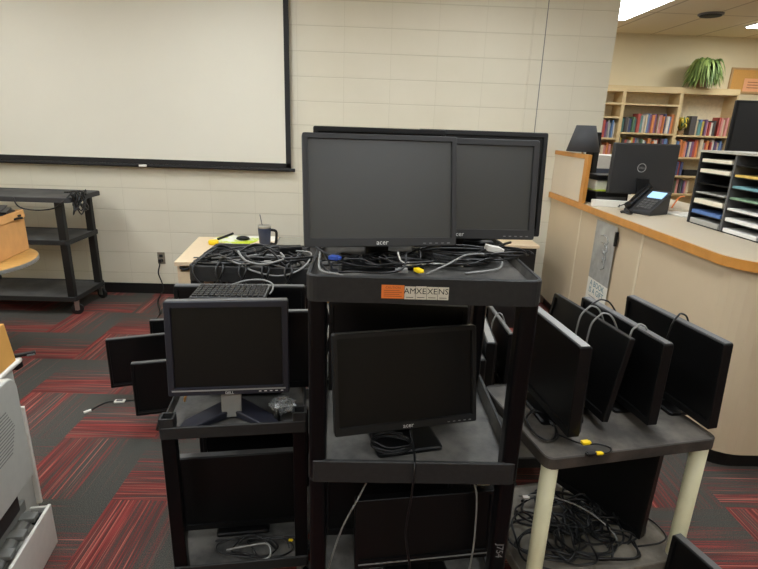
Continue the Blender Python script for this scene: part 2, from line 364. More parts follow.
# front cart (three deep tub shelves)
FX0, FX1, FY0, FY1 = -.15, .46, 1.25, 1.86
fc = thing('utility_cart', 'tall black three-shelf tub cart in the centre with an orange sticker on its top lip', 'cart', ((FX0+FX1)/2, (FY0+FY1)/2, 0))
W2, D2 = (FX1-FX0)/2, (FY1-FY0)/2
for zt in (1.279, .732, .185):
    tray(fc, -W2, W2, -D2, D2, zt, .07, .03, .012, M['dusty'], M['tub'], floor_t=.045 if zt > 1 else .02)
for sx in (-1, 1):
    for sy in (-1, 1):
        bm = bmesh.new()
        cxx, cyy = sx*(W2-.028), sy*(D2-.034)
        for za, zb in ((.185, .662), (.732, 1.209)):
            loft(bm, [rrect(cxx-.024, cxx+.024, cyy-.03, cyy+.03, .014, za-.06), rrect(cxx-.024, cxx+.024, cyy-.03, cyy+.03, .014, zb)])
        finish('leg', bm, M['gloss'], fc)
        caster(fc, sx*(W2-.05), sy*(D2-.05), .115, rnd.uniform(-1, 1))
sx0 = .043-(FX0+FX1)/2
bm = bmesh.new(); box(bm, (sx0, -D2-.0006, 1.223), (sx0+.058, -D2, 1.259)); s = finish('orange_sticker', bm, M['orange'], fc); s['label'] = 'orange warning sticker'
mt = TR(sx0+.029, -D2-.0008, 1.241) @ RX(PI/2)
text(s, 'lettering', 'CAUTION', .0085, mt @ TR(0, .011, 0), M['brown_ink'])
bm = bmesh.new()
for k in range(4): box(bm, (sx0+.006, -D2-.0009, 1.2285+k*.005), (sx0+.052-(k % 2)*.006, -D2-.0006, 1.2298+k*.005))
finish('fine_print', bm, M['brown_ink'], s)
for k, tx in enumerate(('AM', 'XE', 'XE', 'NS')):
    xa = sx0+.059+k*.0285
    bm = bmesh.new(); box(bm, (xa, -D2-.0006, 1.222), (xa+.0275, -D2, 1.256+(.001 if k == 1 else 0))); s = finish('white_sticker', bm, M['sticker'], fc); s['label'] = 'off-white inventory sticker'
    text(s, 'lettering', tx, .0215, TR(xa+.0137, -D2-.0008, 1.2435) @ RX(PI/2), M['black_ink'])
    bm = bmesh.new(); box(bm, (xa+.004, -D2-.0009, 1.2265), (xa+.023, -D2-.0006, 1.228)); finish('fine_print', bm, M['black_ink'], s)
o = text(fc, 'leg_marking', 'J754', .03, TR(W2-.03, -D2+.0035, .42) @ RX(PI/2) @ RZ(-PI/2), M['dimink']); o['label'] = 'white handwritten marks on the leg'

# left cart (flat shelves, open leg sockets)
def socket_cart(name, label, loc, rz, w, d, zs, lip, legw, m_in, m_out, legm, lift=.03):
    t = thing(name, label, 'cart', loc, rz)
    for zt in zs: tray(t, 0, w, 0, d, zt, lip, .012, .008, m_in, m_out)
    n = legw/2
    for cx_ in (n+.002, w-n-.002):
        for cy_ in (n+.002, d-n-.002):
            bm = bmesh.new(); box(bm, (cx_-n, cy_-n*.8, .09), (cx_+n, cy_+n*.8, zs[0]-.005)); l = finish('leg', bm, legm, t, bevel=.004)
            bm = bmesh.new(); o1 = n*1.0; i1 = n*.72
            loft(bm, [rrect(cx_-o1, cx_+o1, cy_-o1, cy_+o1, .004, zs[0]-.01), rrect(cx_-o1, cx_+o1, cy_-o1, cy_+o1, .004, zs[0]+lift), rrect(cx_-i1, cx_+i1, cy_-i1, cy_+i1, .003, zs[0]+lift), rrect(cx_-i1, cx_+i1, cy_-i1, cy_+i1, .003, zs[0]+.002)])
            finish('socket', bm, m_out, l)
            caster(t, cx_, cy_, .092, rnd.uniform(-1, 1))
    return t
socket_cart('utility_cart', 'low black cart on the left carrying the square monitor with a silver neck', (-.645, 1.445, 0), math.radians(7.5), .47, .60, (.70, .14), .042, .046, M['dusty'], M['tub'], M['gloss'])
# rear cart
rc = thing('utility_cart', 'black tub cart heaped with tangled cables in front of the tan desk', 'cart', (-.78, 2.2, 0))
for zt in (1.03, .56, .19): tray(rc, 0, .61, 0, .457, zt, .07, .03, .012, M['dusty'], M['tub'])
for x in (.028, .582):
    for y in (.034, .423):
        bm = bmesh.new()
        for za, zb in ((.19, .49), (.56, .96)): loft(bm, [rrect(x-.024, x+.024, y-.03, y+.03, .014, za-.06), rrect(x-.024, x+.024, y-.03, y+.03, .014, zb)])
        finish('leg', bm, M['gloss'], rc); caster(rc, x, y, .12, rnd.uniform(-1, 1))
# low cart behind the gap
lc = thing('utility_cart', 'low black tub cart behind the central cart holding upright monitors', 'cart', (.43, 2.0, 0), math.radians(4))
for zt in (.55, .2): tray(lc, 0, .61, 0, .457, zt, .05, .03, .012, M['dusty'], M['tub'])
for x in (.028, .582):
    for y in (.034, .423):
        bm = bmesh.new(); loft(bm, [rrect(x-.024, x+.024, y-.03, y+.03, .014, .16), rrect(x-.024, x+.024, y-.03, y+.03, .014, .5)]); finish('leg', bm, M['gloss'], lc); caster(lc, x, y, .15, rnd.uniform(-1, 1))
# right cart with cream legs
rt = thing('utility_cart', 'two-shelf cart on the right with dusty grey shelves and cream legs', 'cart', (.55, 1.283, 0), math.radians(12))
for zt in (.725, .25): tray(rt, 0, .61, 0, .46, zt, .038, .03, .006, M['dusty2'] if zt > .5 else M['dusty3'], M['rim'] if zt > .5 else M['dusty3'], floor_t=.032)
for x in (.03, .575):
    for y in (.03, .43):
        bm = bmesh.new(); lathe(bm, [(.025, .212), (.025, .2121), (.0255, .688)][0:3], 20, (x, y, 0)); l = finish('leg', bm, M['cream_leg'], rt, smooth=True)
        bm = bmesh.new(); lathe(bm, [(.025, .1), (.025, .215)], 20, (x, y, 0)); finish('lower_leg', bm, M['cream_leg'], l)
        caster(rt, x, y, .1, rnd.uniform(-1, 1))
# far left cart by the wall
fl = thing('utility_cart', 'wide empty charcoal rolling cart standing against the wall under the projection screen', 'cart', (-3.47, 4.2, 0))
for zt in (1.005, .655, .165):
    tray(fl, 0, 1.08 if zt > 1 else 1.02, 0, .52, zt, .04, .03, .01, M['fardust'], mat('charcoal moulded plastic', (52, 52, 54), .55, bump=.3) if zt > 1 else M['tub'], floor_t=.034)
for x in (.045, .975):
    for y in (.04, .48):
        bm = bmesh.new(); box(bm, (x-.03, y-.025, .13), (x+.03, y+.025, .975)); finish('leg', bm, M['toe'], fl, bevel=.006); caster(fl, x+.01, y, .127, rnd.uniform(-.6, .6), .048)

# ------------------------------------------------------------------ monitors
def monitor(label, L, R_, z, h, hb, t=.032, tilt=0, bez=.014, bezb=.024, frame='bezel', scr='screen', base='rect', logo=None, sill=None, top=None, bw=.24, bd=.18, group=None, name='computer_monitor', neckm='bezel3', neck_w=.07):
    L = Vector(L); R_ = Vector(R_); w = (R_-L).length; c = (L+R_)/2; rz = math.atan2(R_.y-L.y, R_.x-L.x)
    root = thing(name, label, 'monitor', (c.x, c.y, z), rz, group)
    PM = TR(0, 0, hb) @ RX(-tilt)       # panel: x across, z up, front at y=0
    bm = bmesh.new()
    a = [[PM @ Vector((p.x, 0, p.y)) for p in rrect(-w/2, w/2, 0, h, .006, 0, 3)]]
    a = [[PM @ Vector((p.x, y, p.y)) for p in rrect(-w/2+i, w/2-i, i, h-i, .006, 0, 3)] for y, i in ((.002, 0), (t*.75, 0), (t, .008))]
    loft(bm, a); fr = finish('housing', bm, M[frame], root)
    ib = bez
    bm = bmesh.new()
    o_ = lambda y, i: [PM @ Vector((p.x, y, p.y)) for p in rrect(-w/2+i, w/2-i, i, h-i, .006, 0, 3)]
    n_ = lambda y, e=0: [PM @ Vector((p.x, y, p.y)) for p in rrect(-w/2+ib+e, w/2-ib-e, bezb+e, h-ib-e, .002, 0, 3)]
    loft(bm, [o_(.004, 0), o_(-.004, 0), o_(-.006, .002), n_(-.006), n_(.0015, .001)], cap0=False, cap1=False)
    finish('bezel', bm, M[frame], root)
    bm = bmesh.new(); loft(bm, [n_(.0035, -.001), n_(.001, -.001)]); finish('screen', bm, M[scr], root)
    bm = bmesh.new(); bw2 = w*.30
    loft(bm, [[PM @ Vector((p.x, y, p.y)) for p in rrect(-bw2+i, bw2-i, h*.14+i, h*.84-i, .03, 0, 3)] for y, i in ((t-.001, -.02), (t+.014, 0), (t+.02, .02))]); finish('rear_cover', bm, M[frame], root)
    if sill:
        bm = bmesh.new(); box(bm, (-w/2+.012, -.0075, .015), (w/2-.012, -.006, .0195), PM); s = finish('sill_strip', bm, M[sill], root); s['label'] = 'silver strip under the screen'
    if top:
        bm = bmesh.new(); box(bm, (-w/2+.004, .001, h-.001), (w/2-.004, t*.72, h+.0015), PM); s = finish('top_strip', bm, M[top], root); s['label'] = 'pale grey top edge'  # pale strip on top; on the left cart monitors it paints caught light
    if logo:
        if logo == 'acer': text(root, 'logo', 'acer', .02, PM @ TR(.0, -.0068, bezb*.5) @ RX(PI/2) @ Matrix.Shear('XZ', 4, (0, 0)), M['ink'])
        else: text(root, 'logo', logo, .0125, PM @ TR(0, -.0068, .0065) @ RX(PI/2), M['ink'])
    bm = bmesh.new()
    for k in range(5 if logo else 4): box(bm, (w/2-.1+k*.018, -.0068, bezb*.3), (w/2-.092+k*.018, -.006, bezb*.3+.0028), PM)
    if logo: finish('button_row', bm, M['ink' if logo == 'DELL' else 'dimink'], root)
    else: bm.free()
    if base:
        if base == 'rect':
            bm = bmesh.new(); yo = bd*.18+.02
            loft(bm, [rrect(-bw/2, bw/2, yo-bd/2, yo+bd/2, .012, 0), rrect(-bw/2, bw/2, yo-bd/2, yo+bd/2, .012, .009), rrect(-bw/2+.006, bw/2-.006, yo-bd/2+.006, yo+bd/2-.006, .012, .013)]); finish('base', bm, M['bezel3'], root)
            bm = bmesh.new(); nw = neck_w/2; y1 = t+.012+h*.35*math.sin(tilt)
            loft(bm, [rrect(-nw, nw, y1, y1+.028, .006, .011), rrect(-nw, nw, y1+.002, y1+.03, .006, hb+.03), rrect(-nw*.9, nw*.9, y1-.004, y1+.028, .006, hb+h*.42)]); finish('neck', bm, M[neckm], root)
        else:
            for s in (-1, 1):
                bm = bmesh.new()
                a = [Vector((s*x, y, z_)) for x, y, z_ in ((0, .02, 0), (.13, -.075, 0), (.165, -.055, 0), (.155, -.01, 0), (.03, .1, 0), (0, .105, 0))]
                b = [Vector((p.x*.97, p.y, (.03 if abs(p.x) < .05 else .016))) for p in a]
                loft(bm, [a, b]); finish('foot', bm, M['navyb'], root, bevel=.005)
            bm = bmesh.new(); loft(bm, [rrect(-.033, .033, .008, .02, .003, .008), rrect(-.033, .033, .02, .04, .003, hb+.01), rrect(-.032, .032, .045, .07, .003, hb+.14)]); s = finish('neck', bm, M['silver'], root); s['label'] = 'silver neck'
    return root
# top shelf of the central cart (floor at 1.229)
ZT = 1.254
monitor('widescreen monitor in front on the top shelf of the central cart, left of its twin', (-.170, 1.398), (.263, 1.474), ZT, .311, .061, tilt=.2, frame='bezel2', scr='screen_refl', logo='acer', bw=.24, bd=.19)
monitor('widescreen monitor at the right of the central cart top shelf, partly hidden by its twin', (.045, 1.57), (.531, 1.60), ZT, .306, .059, tilt=.14, frame='bezel2', scr='screen_refl', logo='acer', bw=.26, bd=.14, bezb=.03, bez=.018)
monitor('monitor whose top edge peeks out behind the front left screen on the top shelf', (-.175, 1.70), (.25, 1.74), ZT, .33, .053, frame='bezel', scr='screen', bw=.22, bd=.1)
monitor('tall monitor at the rear right of the top shelf, only its right edge showing', (.165, 1.755), (.597, 1.745), ZT, .345, .041, frame='bezel', scr='screen', bw=.2, bd=.05, t=.03, tilt=.1)
# middle shelf (floor .682)
ZM = .682
monitor('widescreen monitor leaning back on the middle shelf of the central cart', (-.078, 1.35), (.37, 1.457), ZM, .312, .063, tilt=.21, frame='bezel', scr='screen', logo='acer', bw=.21, bd=.2)
monitor('monitor behind the leaning one on the middle shelf of the central cart', (-.118, 1.63), (.345, 1.60), ZM, .33, .068, tilt=.02, frame='bezel3', scr='screen', bw=.22, bd=.12, bezb=.02)
# bottom shelf (floor .135)
ZB = .135
monitor('black monitor on the bottom shelf of the central cart with a pale lower edge', (-.01, 1.335), (.447, 1.397), ZB, .255, .127, tilt=.06, frame='bezel3', scr='screen', bw=.22, bd=.16, sill='silver', bezb=.03)
monitor('second black monitor at the back of the bottom shelf of the central cart', (.03, 1.70), (.455, 1.72), ZB, .31, .12, frame='bezel3', bw=.2, bd=.12)
monitor('added black monitor between the other two on the bottom shelf, darkening its left side', (-.122, 1.52), (.33, 1.545), ZB, .34, .09, frame='bezel3', bw=.2, bd=.08, t=.025)  # added only to keep the left of this shelf black
# left cart
monitor('square monitor with dark blue bezel and silver neck on the low left cart', (-.634, 1.525), (-.246, 1.57), .672, .318, .100, tilt=.11, bez=.02, bezb=.026, frame='navyb', scr='screen', base='boomerang', sill='silver', logo='DELL', t=.045, top='greytrim')
monitor('black monitor directly behind the square one on the left cart with its lit top edge painted pale', (-.57, 1.70), (-.183, 1.74), .672, .30, .03, frame='bezel3', top='silver', bw=.16, bd=.05, t=.028)
monitor('wide black monitor at the back of the left cart top, taller than the square one', (-.705, 1.83), (-.225, 1.86), .672, .335, .048, frame='bezel3', top='greytrim', bw=.2, bd=.1, t=.035)
monitor('black monitor on the lower shelf of the left cart with a pale top edge', (-.67, 1.62), (-.225, 1.68), .112, .325, .03, tilt=-.02, frame='bezel3', top='greytrim', bw=.2, bd=.12, t=.035)
monitor('black monitor behind the other one on the lower shelf of the left cart', (-.63, 1.80), (-.215, 1.85), .112, .37, .06, frame='bezel3', bw=.2, bd=.1, top='bezel2')
# on the carpet behind the left cart
monitor('black monitor on the carpet, its left half showing left of the square one', (-1.50, 2.80), (-1.06, 2.96), 0, .31, .09, frame='bezel3', top='greytrim', bw=.22, bd=.16, sill='bezel2')
monitor('nearest of the black monitors standing on the carpet behind the left cart', (-1.225, 2.50), (-.85, 2.60), 0, .31, .09, frame='bezel3', top='greytrim', bw=.2, bd=.16, sill='bezel2')
monitor('farthest of the black monitors standing on the carpet, only its top left corner showing', (-1.375, 3.12), (-.95, 3.22), 0, .30, .10, frame='bezel3', top='greytrim', bw=.22, bd=.16)
# four monitors across the right cart, screens facing left
ZR = .719
def rmon(label, near, far_dir, w, h, hb, tilt, top='greytrim', **k):
    near = Vector(near); d = Vector(far_dir).normalized(); far = near+d*w
    return monitor(label, far, near, ZR, h, hb, tilt=tilt, frame='bezel3', top=top, bw=.2, bd=.15, group=None, **k)
rmon('leftmost of four upright monitors on the right cart, with a pale top edge', (.638, 1.36), (-.12, .97), .44, .302, .03, -.02, top='silver', t=.04)
rmon('second of four upright monitors on the right cart, tilted back with cables over its top', (.785, 1.45), (-.17, .97), .46, .295, .03, .15, top=None, t=.018)
rmon('third of four upright monitors on the right cart with a pale top edge', (.925, 1.435), (-.16, .97), .46, .285, .03, .0, top='greytrim', t=.036)
rmon('rightmost of four upright monitors on the right cart, against the counter', (1.115, 1.42), (-.16, .97), .47, .298, .03, -.06, top='greytrim', t=.034)
monitor('black monitor leaning on the lower shelf of the cream-legged cart', (.79, 1.80), (1.0, 1.465), .245, .36, .025, tilt=.04, frame='bezel3', base=None, t=.03)
monitor('black monitor on the carpet beside the front right cream leg', (1.055, 1.385), (1.19, .955), 0, .34, .03, frame='bezel3', top='greytrim', base=None, t=.035)
# monitors seen through the gap
monitor('leftmost upright monitor on the low rear cart with a wide pale top edge', (.545, 2.36), (.515, 1.955), .513, .265, .025, frame='bezel3', top='silver', bw=.14, bd=.08, t=.04)
monitor('small upright monitor close behind the central cart, below a pale topped one', (.472, 2.30), (.476, 1.925), .513, .20, .025, frame='bezel3', top='greytrim', bw=.12, bd=.05, t=.035)
monitor('upright monitor on the low rear cart with a grey cable hung over it', (.615, 2.42), (.625, 2.03), .513, .27, .03, frame='bezel3', top='greytrim', bw=.14, bd=.07, t=.02)

# ------------------------------------------------------------------ cables
ZO = 0
def cable(label, pts, r=.0032, m='cable', group=None, plugs=(), sub=6, name='cable'):
    pts = [(p[0], p[1], p[2]+ZO) for p in pts]; plugs = [((a[0], a[1], a[2]+ZO), d, mm, sz) for a, d, mm, sz in plugs]
    bm = bmesh.new(); tube(bm, pts, r, 6, sub); o = finish(name, bm, M[m], None, smooth=True); tag(o, label, 'cable', group)
    for at, d, mm, sz in plugs:
        P = Vector(at); d = Vector(d).normalized(); q = d.to_track_quat('X', 'Z').to_matrix().to_4x4(); b = bmesh.new()
        box(b, (-sz*1.2, -sz*.7, -sz*.38), (sz*.8, sz*.7, sz*.38), TR(*P) @ q); box(b, (sz*.8, -sz*.5, -sz*.25), (sz*1.25, sz*.5, sz*.25), TR(*P) @ q); p = finish('plug', b, M[mm], o, bevel=.0015)
        if mm != m: p['label'] = {'yellow': 'yellow plug', 'blue': 'blue plug', 'white': 'white plug', 'gcable': 'grey plug'}.get(mm, 'plug')
    return o
def coil(cx_, cy_, z, rx, ry, turns, jit, zj, n=9, seed=0, start=0):
    r = random.Random(seed); pts = []
    for k in range(int(turns*n)+1):
        a = start+2*PI*k/n; f = 1+r.uniform(-jit, jit)
        pts.append((cx_+rx*f*math.cos(a), cy_+ry*f*math.sin(a), z+abs(r.gauss(0, 1))*zj))
    return pts
# top shelf tangle
ZO = .018
g = 'cables tangled around the stands on the top shelf'
cable('black cable looping under the front monitor on the top shelf', [(-.13, 1.36, 1.285), (-.10, 1.33, 1.25), (-.03, 1.29, 1.262), (.05, 1.285, 1.262), (.10, 1.31, 1.27), (.11, 1.36, 1.30)], .0032)
cable('grey cable with metal plug drooping over the front left lip of the top shelf', [(-.125, 1.46, 1.285), (-.125, 1.38, 1.285), (-.115, 1.28, 1.268), (-.07, 1.262, 1.262), (-.035, 1.262, 1.252)], .003, 'gcable', plugs=[((-.03, 1.262, 1.252), (1, 0, -.25), 'silver', .009)])
cable('black cable with a blue plug at the left of the top shelf', [(-.14, 1.40, 1.30), (-.10, 1.37, 1.285), (-.07, 1.40, 1.265), (-.12, 1.45, 1.25), (-.04, 1.5, 1.25), (.03, 1.46, 1.25)], .003, 'cable', plugs=[((-.082, 1.36, 1.28), (1, -.5, 0), 'blue', .014)])
cable('black cable ending in a thick black plug by the left lip of the top shelf', [(-.12, 1.42, 1.285), (-.10, 1.36, 1.27), (-.085, 1.31, 1.258)], .0035, 'cable', plugs=[((-.08, 1.295, 1.255), (.2, -1, -.2), 'cable', .015)])
cable('cable with a yellow plug lying in front of the right stand on the top shelf', coil(.25, 1.48, 1.246, .12, .045, 1.6, .15, .004, seed=4)+[(.15, 1.38, 1.25)], .003, 'cable', plugs=[((.148, 1.36, 1.25), (.5, -1, 0), 'yellow', .013)])
cable('cable with a white plug beside the front stand on the top shelf', [(.09, 1.40, 1.29), (.10, 1.38, 1.27), (.13, 1.40, 1.255), (.2, 1.44, 1.25), (.28, 1.42, 1.25)], .0025, 'wcable', plugs=[((.115, 1.385, 1.262), (1, .1, 0), 'white', .011)])
cable('cable with a grey plug at the foot of the front stand on the top shelf', [(.16, 1.42, 1.25), (.13, 1.39, 1.252), (.10, 1.375, 1.25)], .003, 'cable', plugs=[((.10, 1.36, 1.25), (-1, 0, 0), 'gcable', .014)])
cable('grey cable arching over the right stand base of the top shelf', [(.17, 1.37, 1.238), (.23, 1.39, 1.262), (.29, 1.44, 1.278), (.36, 1.47, 1.275), (.40, 1.47, 1.262), (.38, 1.42, 1.245), (.28, 1.38, 1.24)], .003, 'gcable')
for k in range(7): cable('black cable coiled over the stand bases at the right of the top shelf', coil(.25+.015*k, 1.46+.01*k, 1.245+.004*k, .09+.012*k, .05, 1.3, .14, .006, seed=20+k, start=k), .003, 'cable', g)
for k in range(6): cable('black cable bunched under the front monitor at the left of the top shelf', coil(-.03+.03*k, 1.44, 1.243+.004*k, .085, .06, 1.4, .2, .009, seed=40+k, start=k), .003, 'cable', 'cables bunched under the front left screen')
cable('cable with a large white plug at the back right of the top shelf', [(.33, 1.5, 1.27), (.37, 1.50, 1.285), (.42, 1.54, 1.29), (.46, 1.60, 1.285)], .004, 'cable', plugs=[((.385, 1.50, 1.285), (1, .2, -.2), 'white', .022)])
# middle shelf
ZO = 0
for k in range(3): cable('black cable coiled under the leaning monitor on the middle shelf', coil(.095, 1.37, .705+.008*k, .062, .04, 1.2, .08, .003, seed=60+k, start=k*.5), .003, 'cable', 'cables coiled on the middle shelf')
cable('long black cable hanging from the middle shelf in front of the central cart', [(.15, 1.37, .76), (.157, 1.31, .735), (.155, 1.245, .725), (.15, 1.232, .64), (.14, 1.235, .50), (.16, 1.24, .36), (.165, 1.25, .26)], .0034, 'cable', plugs=[((.168, 1.25, .25), (0, 0, -1), 'yellow', .014)])
cable('grey cable hanging over the right of the bottom shelf monitor', [(.35, 1.44, .57), (.365, 1.37, .565), (.375, 1.36, .5), (.378, 1.355, .35), (.37, 1.35, .24)], .0032, 'gcable')
cable('grey cable slanting down at the left of the bottom shelf', [(.06, 1.40, .64), (0, 1.34, .54), (-.05, 1.32, .44), (-.09, 1.31, .3), (-.11, 1.33, .18)], .0032, 'gcable')
for k in range(3): cable('black cable heaped on the bottom shelf of the central cart', coil(-.03+.16*k, 1.34, .165, .08, .05, 2, .2, .012, seed=80+k), .0034, 'cable', 'cables heaped on the bottom shelf')
cable('black cable with small white plugs behind the left leg of the central cart', coil(-.09, 1.75, .72, .05, .03, 2, .3, .05, seed=5), .003, 'gcable')
# rear cart pile
for k in range(11):
    r_ = random.Random(100+k)
    cable('black cable in the tangled heap on the rear cart', coil(-.52+r_.uniform(-.14, .14), 2.33+r_.uniform(-.05, .08), .985+r_.uniform(0, .05), r_.uniform(.08, .17), r_.uniform(.06, .12), r_.uniform(1.2, 2.2), .22, .022, seed=100+k, start=k), .0055, 'cable', 'black cables heaped on the rear cart')
cable('grey cable looped in a ring on top of the heap on the rear cart', coil(-.47, 2.27, 1.045, .10, .09, 1.15, .08, .014, seed=3), .005, 'gcable')
cable('grey cable curling down over the right end of the heap on the rear cart', [(-.60, 2.27, 1.04), (-.5, 2.19, 1.02), (-.38, 2.18, 1.0), (-.28, 2.2, 1.03), (-.25, 2.32, 1.07), (-.33, 2.40, 1.06)], .004, 'gcable')
cable('cable with a pale plug low in the heap on the rear cart', [(-.7, 2.3, 1.04), (-.62, 2.24, 1.06), (-.55, 2.2, 1.045), (-.45, 2.22, 1.05)], .0045, 'gcable', plugs=[((-.43, 2.22, 1.05), (1, 0, 0), 'gcable', .016)])
for k in range(5):
    x_ = -.74+.1*k
    cable('black cable hanging over the front lip of the rear cart', [(x_+.02, 2.32, 1.02), (x_, 2.22, 1.045), (x_-.01, 2.175, 1.01), (x_+.03, 2.17, .955-.01*(k % 2)), (x_+.09, 2.175, .96), (x_+.12, 2.18, 1.02), (x_+.1, 2.25, 1.04)], .005, 'cable', 'black cables over the rear cart lip')
cable('pale cable dangling behind the left leg of the central cart', [(-.135, 1.75, 1.05), (-.12, 1.76, .95), (-.14, 1.75, .85), (-.115, 1.76, .75), (-.13, 1.75, .6)], .005, 'wcable', plugs=[((-.13, 1.75, 1.06), (0, 0, 1), 'card', .02), ((-.125, 1.75, .93), (0, 0, 1), 'white', .012)])
t = thing('power_adapter', 'black power brick on the right of the cable heap on the rear cart', 'adapter', (-.36, 2.42, 1.045), .3)
bm = bmesh.new(); box(bm, (-.055, -.025, 0), (.055, .025, .035)); finish('body', bm, M['bezel3'], t, bevel=.006)
bm = bmesh.new(); tube(bm, [(.055, 0, .017), (.09, .01, .017), (.1, .05, -.01)], .004); finish('cord', bm, M['cable'], t)
# over the right cart monitors
def over(label, xs, y, z, m='cable', r=.0032, sag=.1):
    a, b = xs
    cable(label, [(a, y, z-sag), (a+.005, y-.005, z-.02), ((a*.7+b*.3), y, z+.012), ((a+b)/2, y+.01, z+.016), ((a*.3+b*.7), y, z+.006), (b, y+.01, z-.05), (b+.01, y+.02, z-sag*1.3)], r, m)
over('grey cable looped over the top of the tilted second monitor, nearest of the two', (.755, .86), 1.60, 1.052, 'gcable')
over('grey cable looped over the tilted second monitor, farther of the two', (.745, .845), 1.67, 1.052, 'gcable')
over('cable bridging the second and third monitors on the right cart', (.80, .93), 1.75, 1.05)
over('grey cable hanging over the near top edge of the third monitor', (.865, .945), 1.55, 1.035, 'gcable', sag=.2)
over('black cable draped over the top of the rightmost monitor on the right cart', (1.04, 1.12), 1.62, 1.05)
over('grey cable looped over the top of a monitor on the low rear cart', (.585, .655), 2.2, .825, 'gcable')
cable('cable with two yellow plugs lying at the front of the right cart', [(.62, 1.42, .725), (.68, 1.36, .73), (.73, 1.36, .73), (.76, 1.34, .73), (.74, 1.315, .73), (.70, 1.312, .73)], .003, 'cable', plugs=[((.685, 1.345, .745), (1, .2, 0), 'yellow', .012), ((.715, 1.312, .731), (1, .05, 0), 'yellow', .009), ((.685, 1.308, .731), (-1, -.2, 0), 'cable', .012)])
cable('black cable coiled at the foot of the first monitor on the right cart', coil(.585, 1.46, .727, .04, .09, 2.2, .12, .004, seed=9), .0035)
# heap on the lower shelf of the right cart
for k in range(22):
    r_ = random.Random(200+k)
    cx_ = r_.uniform(.66, .99); cy_ = 1.39+r_.uniform(0, .22)+(cx_-.6)*.25
    cable('black cable in the loose heap on the lower shelf of the cream-legged cart', coil(cx_, cy_, .257, r_.uniform(.05, .15), r_.uniform(.05, .13), r_.uniform(1, 1.9), .18, .012+.0006*k, seed=200+k, start=k), .004, 'cable', 'black cables heaped on the lower right shelf')
cable('grey cable near the back of the heap on the lower right shelf', [(.62, 1.66, .29), (.7, 1.64, .31), (.8, 1.60, .31), (.87, 1.54, .30), (.92, 1.48, .27), (.90, 1.43, .262)], .003, 'gcable', plugs=[((.64, 1.64, .30), (1, 0, 0), 'white', .011)])
cable('black cable hanging off the right side of the lower right shelf', [(.98, 1.44, .265), (1.04, 1.42, .30), (1.09, 1.47, .29), (1.08, 1.58, .27), (1.0, 1.62, .262)], .0035)
# lower shelf of left cart
for k in range(3): cable('black cable on the lower shelf of the left cart', coil(-.42+.06*k, 1.55, .128, .11, .05, 1.5, .15, .012, seed=300+k), .0036, 'cable', 'cables on the lower left shelf')
cable('grey looping cable on the lower shelf of the left cart', [(-.48, 1.53, .14), (-.4, 1.52, .17), (-.33, 1.53, .17), (-.32, 1.5, .14), (-.38, 1.49, .13)], .0036, 'gcable', plugs=[((-.25, 1.56, .16), (1, 0, 0), 'yellow', .007)])
# carpet adapter
t = thing('usb_adapter', 'white adapter with a short black lead lying on the carpet', 'adapter', (-1.457, 2.793, 0), .1)
bm = bmesh.new(); box(bm, (-.03, -.017, 0), (.03, .017, .012)); finish('body', bm, M['white'], t, bevel=.004)
bm = bmesh.new(); box(bm, (-.018, -.01, .012), (.018, .01, .0125)); finish('label_patch', bm, M['greytrim'], t)
bm = bmesh.new(); tube(bm, [(-.03, 0, .006), (-.07, -.006, .006), (-.105, -.05, .006), (-.13, -.09, .006)], .004); finish('lead', bm, M['cable'], t, smooth=True)
bm = bmesh.new(); box(bm, (-.02, -.008, 0), (.02, .008, .01), TR(-.142, -.105, 0) @ RZ(.7)); finish('plug', bm, M['white'], t, bevel=.002)
bm = bmesh.new(); tube(bm, [(.03, 0, .006), (.1, .01, .006), (.2, -.02, .006)], .003); finish('thin_lead', bm, M['cable'], t, smooth=True)
# far left cart cable bundle
fx = -2.47
for k in range(3):
    r_ = random.Random(400+k); pts = [(fx+.02*k-.04, 4.36, 1.03)]
    for j in range(9): pts.append((-2.375+.02*math.sin(j*2+k), 4.33+.10*math.cos(j*1.9+k), (1.03 if j % 2 == 0 else .87+.03*k)+r_.uniform(-.02, .02)))
    cable('black cable bunched over the right end of the empty far cart', pts, .006, 'cable', 'cables hooked over the far cart')
cable('black cable drooping below the front lip of the empty far cart', [(-2.82, 4.19, 1.0), (-2.78, 4.18, .93), (-2.66, 4.18, .905), (-2.52, 4.19, .92), (-2.44, 4.19, .97), (-2.40, 4.25, 1.03)], .006)

# crumpled clear plastic and small items on the left cart
bm = bmesh.new(); bmesh.ops.create_icosphere(bm, subdivisions=3, radius=.035, matrix=TR(-.272, 1.60, .705) @ Matrix.Diagonal((1.25, 1, .75, 1)))
r_ = random.Random(3)
for v in bm.verts: v.co += Vector((r_.uniform(-1, 1), r_.uniform(-1, 1), r_.uniform(-.7, .7)))*.011
for v in bm.verts: v.co.z = max(v.co.z, .674)
M['film'] = mat('clear plastic film', (215, 218, 220), .12, trans=.75, var=.05)
tag(finish('plastic_bag', bm, M['film']), 'crumpled clear plastic bag right of the silver necked monitor', 'plastic bag')
t = thing('cable_connector', 'small black upright connector in front of the crumpled plastic bag', 'connector', (-.285, 1.545, .672))
bm = bmesh.new(); lathe(bm, [(.011, 0), (.012, .02), (.008, .028), (.007, .04)], 12); finish('body', bm, M['bezel3'], t, smooth=True)
bm = bmesh.new(); lathe(bm, [(.004, .04), (.004, .05)], 8); finish('pin', bm, M['steel'], t)
bm = bmesh.new(); tube(bm, [(-.62, 1.62, .70), (-.60, 1.58, .74), (-.585, 1.60, .77)], .004, 6, 4); tag(finish('cable_tie', bm, M['card'], smooth=True), 'tan strap end sticking up behind the left socket of the low left cart', 'strap')

